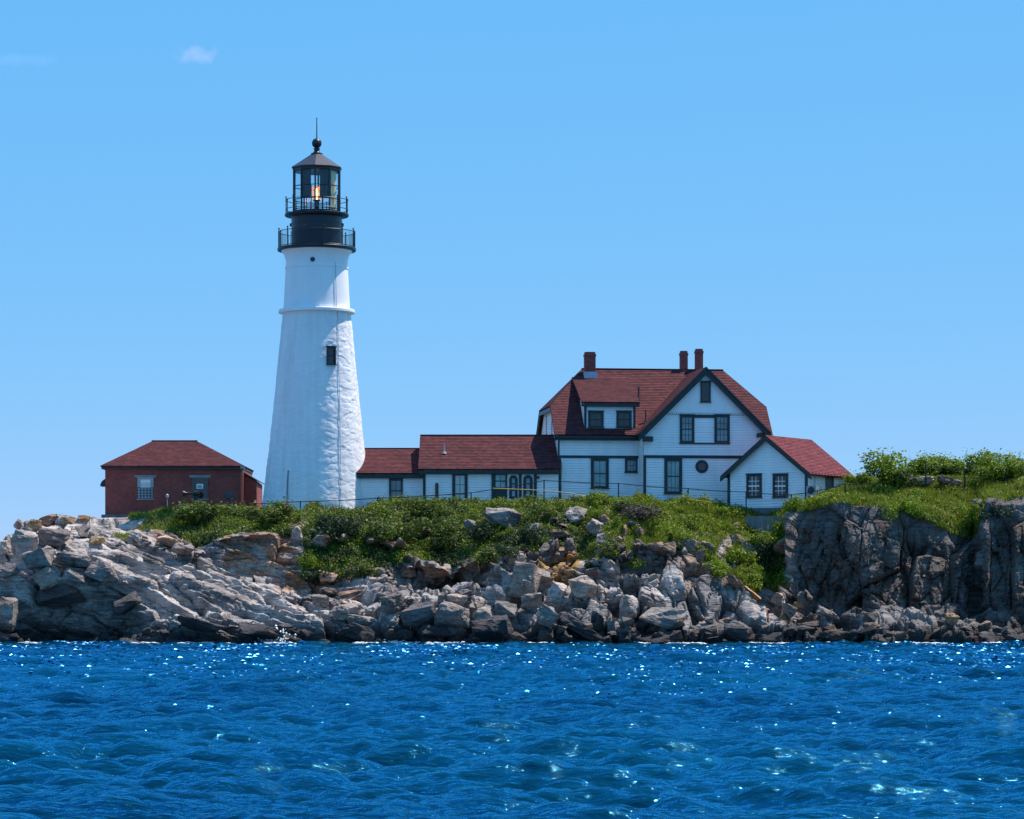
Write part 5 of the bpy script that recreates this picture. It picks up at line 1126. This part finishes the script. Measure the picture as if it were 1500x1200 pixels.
# bare twiggy shrub on the dark cliff
g = ground(1266, 820); t = empty('bare_shrub', g); tag(t, 'leafless grey twiggy shrub clinging to the dark cliff', 'shrub'); r_ = random.Random(4); b = MB(); b2 = MB()
for i in range(26):
    a = Vector((0, 0, 0)); d_ = Vector((r_.uniform(-1, 1), -.35+r_.uniform(-.3, .1), r_.uniform(.1, 1.2))).normalized()
    for j in range(4):
        e_ = a+d_*r_.uniform(.25, .45); b.bar(a, e_, .016-.003*j, 4); a = e_; d_ = (d_+Vector((r_.uniform(-.5, .5), r_.uniform(-.3, .2), r_.uniform(-.4, .4)))).normalized()
        if j > 0: q = d_+Vector((r_.uniform(-.7, .7), r_.uniform(-.3, .3), r_.uniform(-.5, .5))); b2.bar(a, a+q*.25, .007, 3)
b.build('branches', 'bark', t); b2.build('twigs', 'bark', t)
# small windswept fir on the right skyline
g = at(1471, 690, 198.5); t = empty('fir_tree', (g.x, g.y, g.z-1.2)); tag(t, 'small dark windswept fir poking above the bushes on the right skyline', 'tree')
b = MB(); b.bar((0, 0, 0), (.12, 0, 1.9), .05, 6, .02); b.build('trunk', 'bark', t); r = np.random.RandomState(9); n = 900
zz = r.uniform(.7, 2.25, n); an = r.uniform(-1.2, 1.2, n); rr = (2.4-zz)*.42*r.uniform(.2, 1, n); C = np.stack([.1+rr*np.cos(an)*1.1, rr*np.sin(an)*.7, zz-rr*.12], 1)
V, Q = quads(C, .12*r.uniform(.6, 1.4, n), np.array((.3, 0, .6)), r); me_np('crown', V, Q, 'leaf_fir', t, attrs={'tint': ('FACE', r.rand(n))})

# ------------------------------------------------------------------ fences and rope
def fence(name, label, posts, mat='black_iron', rails=(1.0,), ends=None, rr=.028, rp=.04):
    """posts: (px, row of top, row of foot, distance)"""
    p0 = posts[0]; g = at(p0[0], p0[2], p0[3]); t = empty(name, g); tag(t, label, 'fence'); tops = []
    for px, r0, r1, Y in posts:
        a, c_ = at(px, r0, Y)-g, at(px, r1, Y)-g; b = MB(); b.bar(c_-Z3*.5, a+Z3*.04, rp, 6); b.build('post', mat, t); tops.append((a, c_))
    for q in rails:
        pts = [a*q+c_*(1-q) for a, c_ in tops]
        if ends: pts = [at(*e)-g for e in ends[:1]]+pts+[at(*e)-g for e in ends[1:]]
        for a, c_ in zip(pts, pts[1:]):
            b = MB(); m = (a+c_)/2-Z3*.04; b.bar(a, m, rr, 5); b.bar(m, c_, rr, 5); b.build('rail', mat, t)
fence('railing_fence', 'long thin black post-and-rail fence along the cliff top in front of the buildings', [(440,735,750,194.2),(553,730,744,194.2),(690,722,742,194.2),(797,704,732,194.4),(906,708.5,726,194.2),(1008,716,734,193.8),(1093,721,746,191.0),(1159,725,742,190.4),(1197,719,735,189.5),(1238,709,728,189.5)], ends=[(352,738,195.5),(1300,707,190)])
fence('railing_fence', 'black post-and-rail fence on the grassy right hill', [(1356,682,719,191.5),(1413,687,713,191.5),(1474,690,716,191.5),(1540,680,712,191.5)], rails=(1.0, .52), rr=.025, rp=.055)
pts = [(690,721,193.9),(722,715.5,193.8),(760,717,193.8),(797,718.5,193.8),(835,722.5,193.8),(858,727,193.8)]
b = MB()
for a, c_ in zip(pts, pts[1:]):
    if a[0] >= 722: b.bar(at(*a), at(*c_), .026, 6)
o = b.build('yellow_rope', 'yellow'); tag(o, 'yellow barrier rope strung in front of the glazed porch', 'rope')
b = MB(); pts = [(1008,732.5,193.6),(1025,733.5,193.6),(1043,736,193.4)]
for a, c_ in zip(pts, pts[1:]): b.bar(at(*a), at(*c_), .026, 6)
o = b.build('yellow_rope', 'yellow'); tag(o, 'short yellow rope lying in the grass below the round window', 'rope')
# ------------------------------------------------------------------ foam at the waterline
r = np.random.RandomState(12); n = 4200; fx = r.uniform(-40, 1520, n); dense = vnoise(np.stack([fx*.022, fx*0, fx*0], 1), 5) > -.02
fx = fx[dense]; n = len(fx); C = np.array([at(p, 945, 1) for p in fx]); Yw = 176.2+r.uniform(-.9, .9, n)+1.2*vnoise(np.stack([fx*.03, fx*0, fx*0+3], 1), 6); C = np.stack([(fx-CX)*Yw/F, Yw, r.uniform(.02, .16, n)], 1)
m = 420; q = r.randn(m, 3)*np.array((.42, .3, .28)); q[:, 2] = np.abs(q[:, 2]); S = np.array([(402-CX)*176.6/F, 176.7, .05])+q*np.array((1, 1, 1.25)); m2 = 240; S2 = np.array([(560-CX)*176.6/F, 176.5, .05])+np.abs(r.randn(m2, 3))*np.array((1.2, .2, .08))*np.sign(r.randn(m2, 1))
S2[:, 2] = np.abs(S2[:, 2]); A = np.concatenate([C, S, S2]); sz = np.concatenate([r.uniform(.03, .03, n)+.16*r.rand(n)**3, r.uniform(.02, .09, m), r.uniform(.03, .1, m2)])
oc = np.array([(1,0,0),(-1,0,0),(0,1,0),(0,-1,0),(0,0,1),(0,0,-1)], float); fl = np.concatenate([np.tile((1.8,1.0,.28), (n, 1)), np.tile((1,1,1), (m, 1)), np.tile((1.8,1,.35), (m2, 1))])
V = (A[:, None]+oc[None]*(sz[:, None]*fl)[:, None]).reshape(-1, 3); tf = np.array([(0,2,4),(2,1,4),(1,3,4),(3,0,4),(2,0,5),(1,2,5),(3,1,5),(0,3,5)]); Q = (np.arange(len(A))[:, None, None]*6+tf[None]).reshape(-1, 3)
tag(me_np('sea_foam', V, Q, 'foam', smooth=True), 'white foam and spray where the sea meets the rocks', kind='stuff')
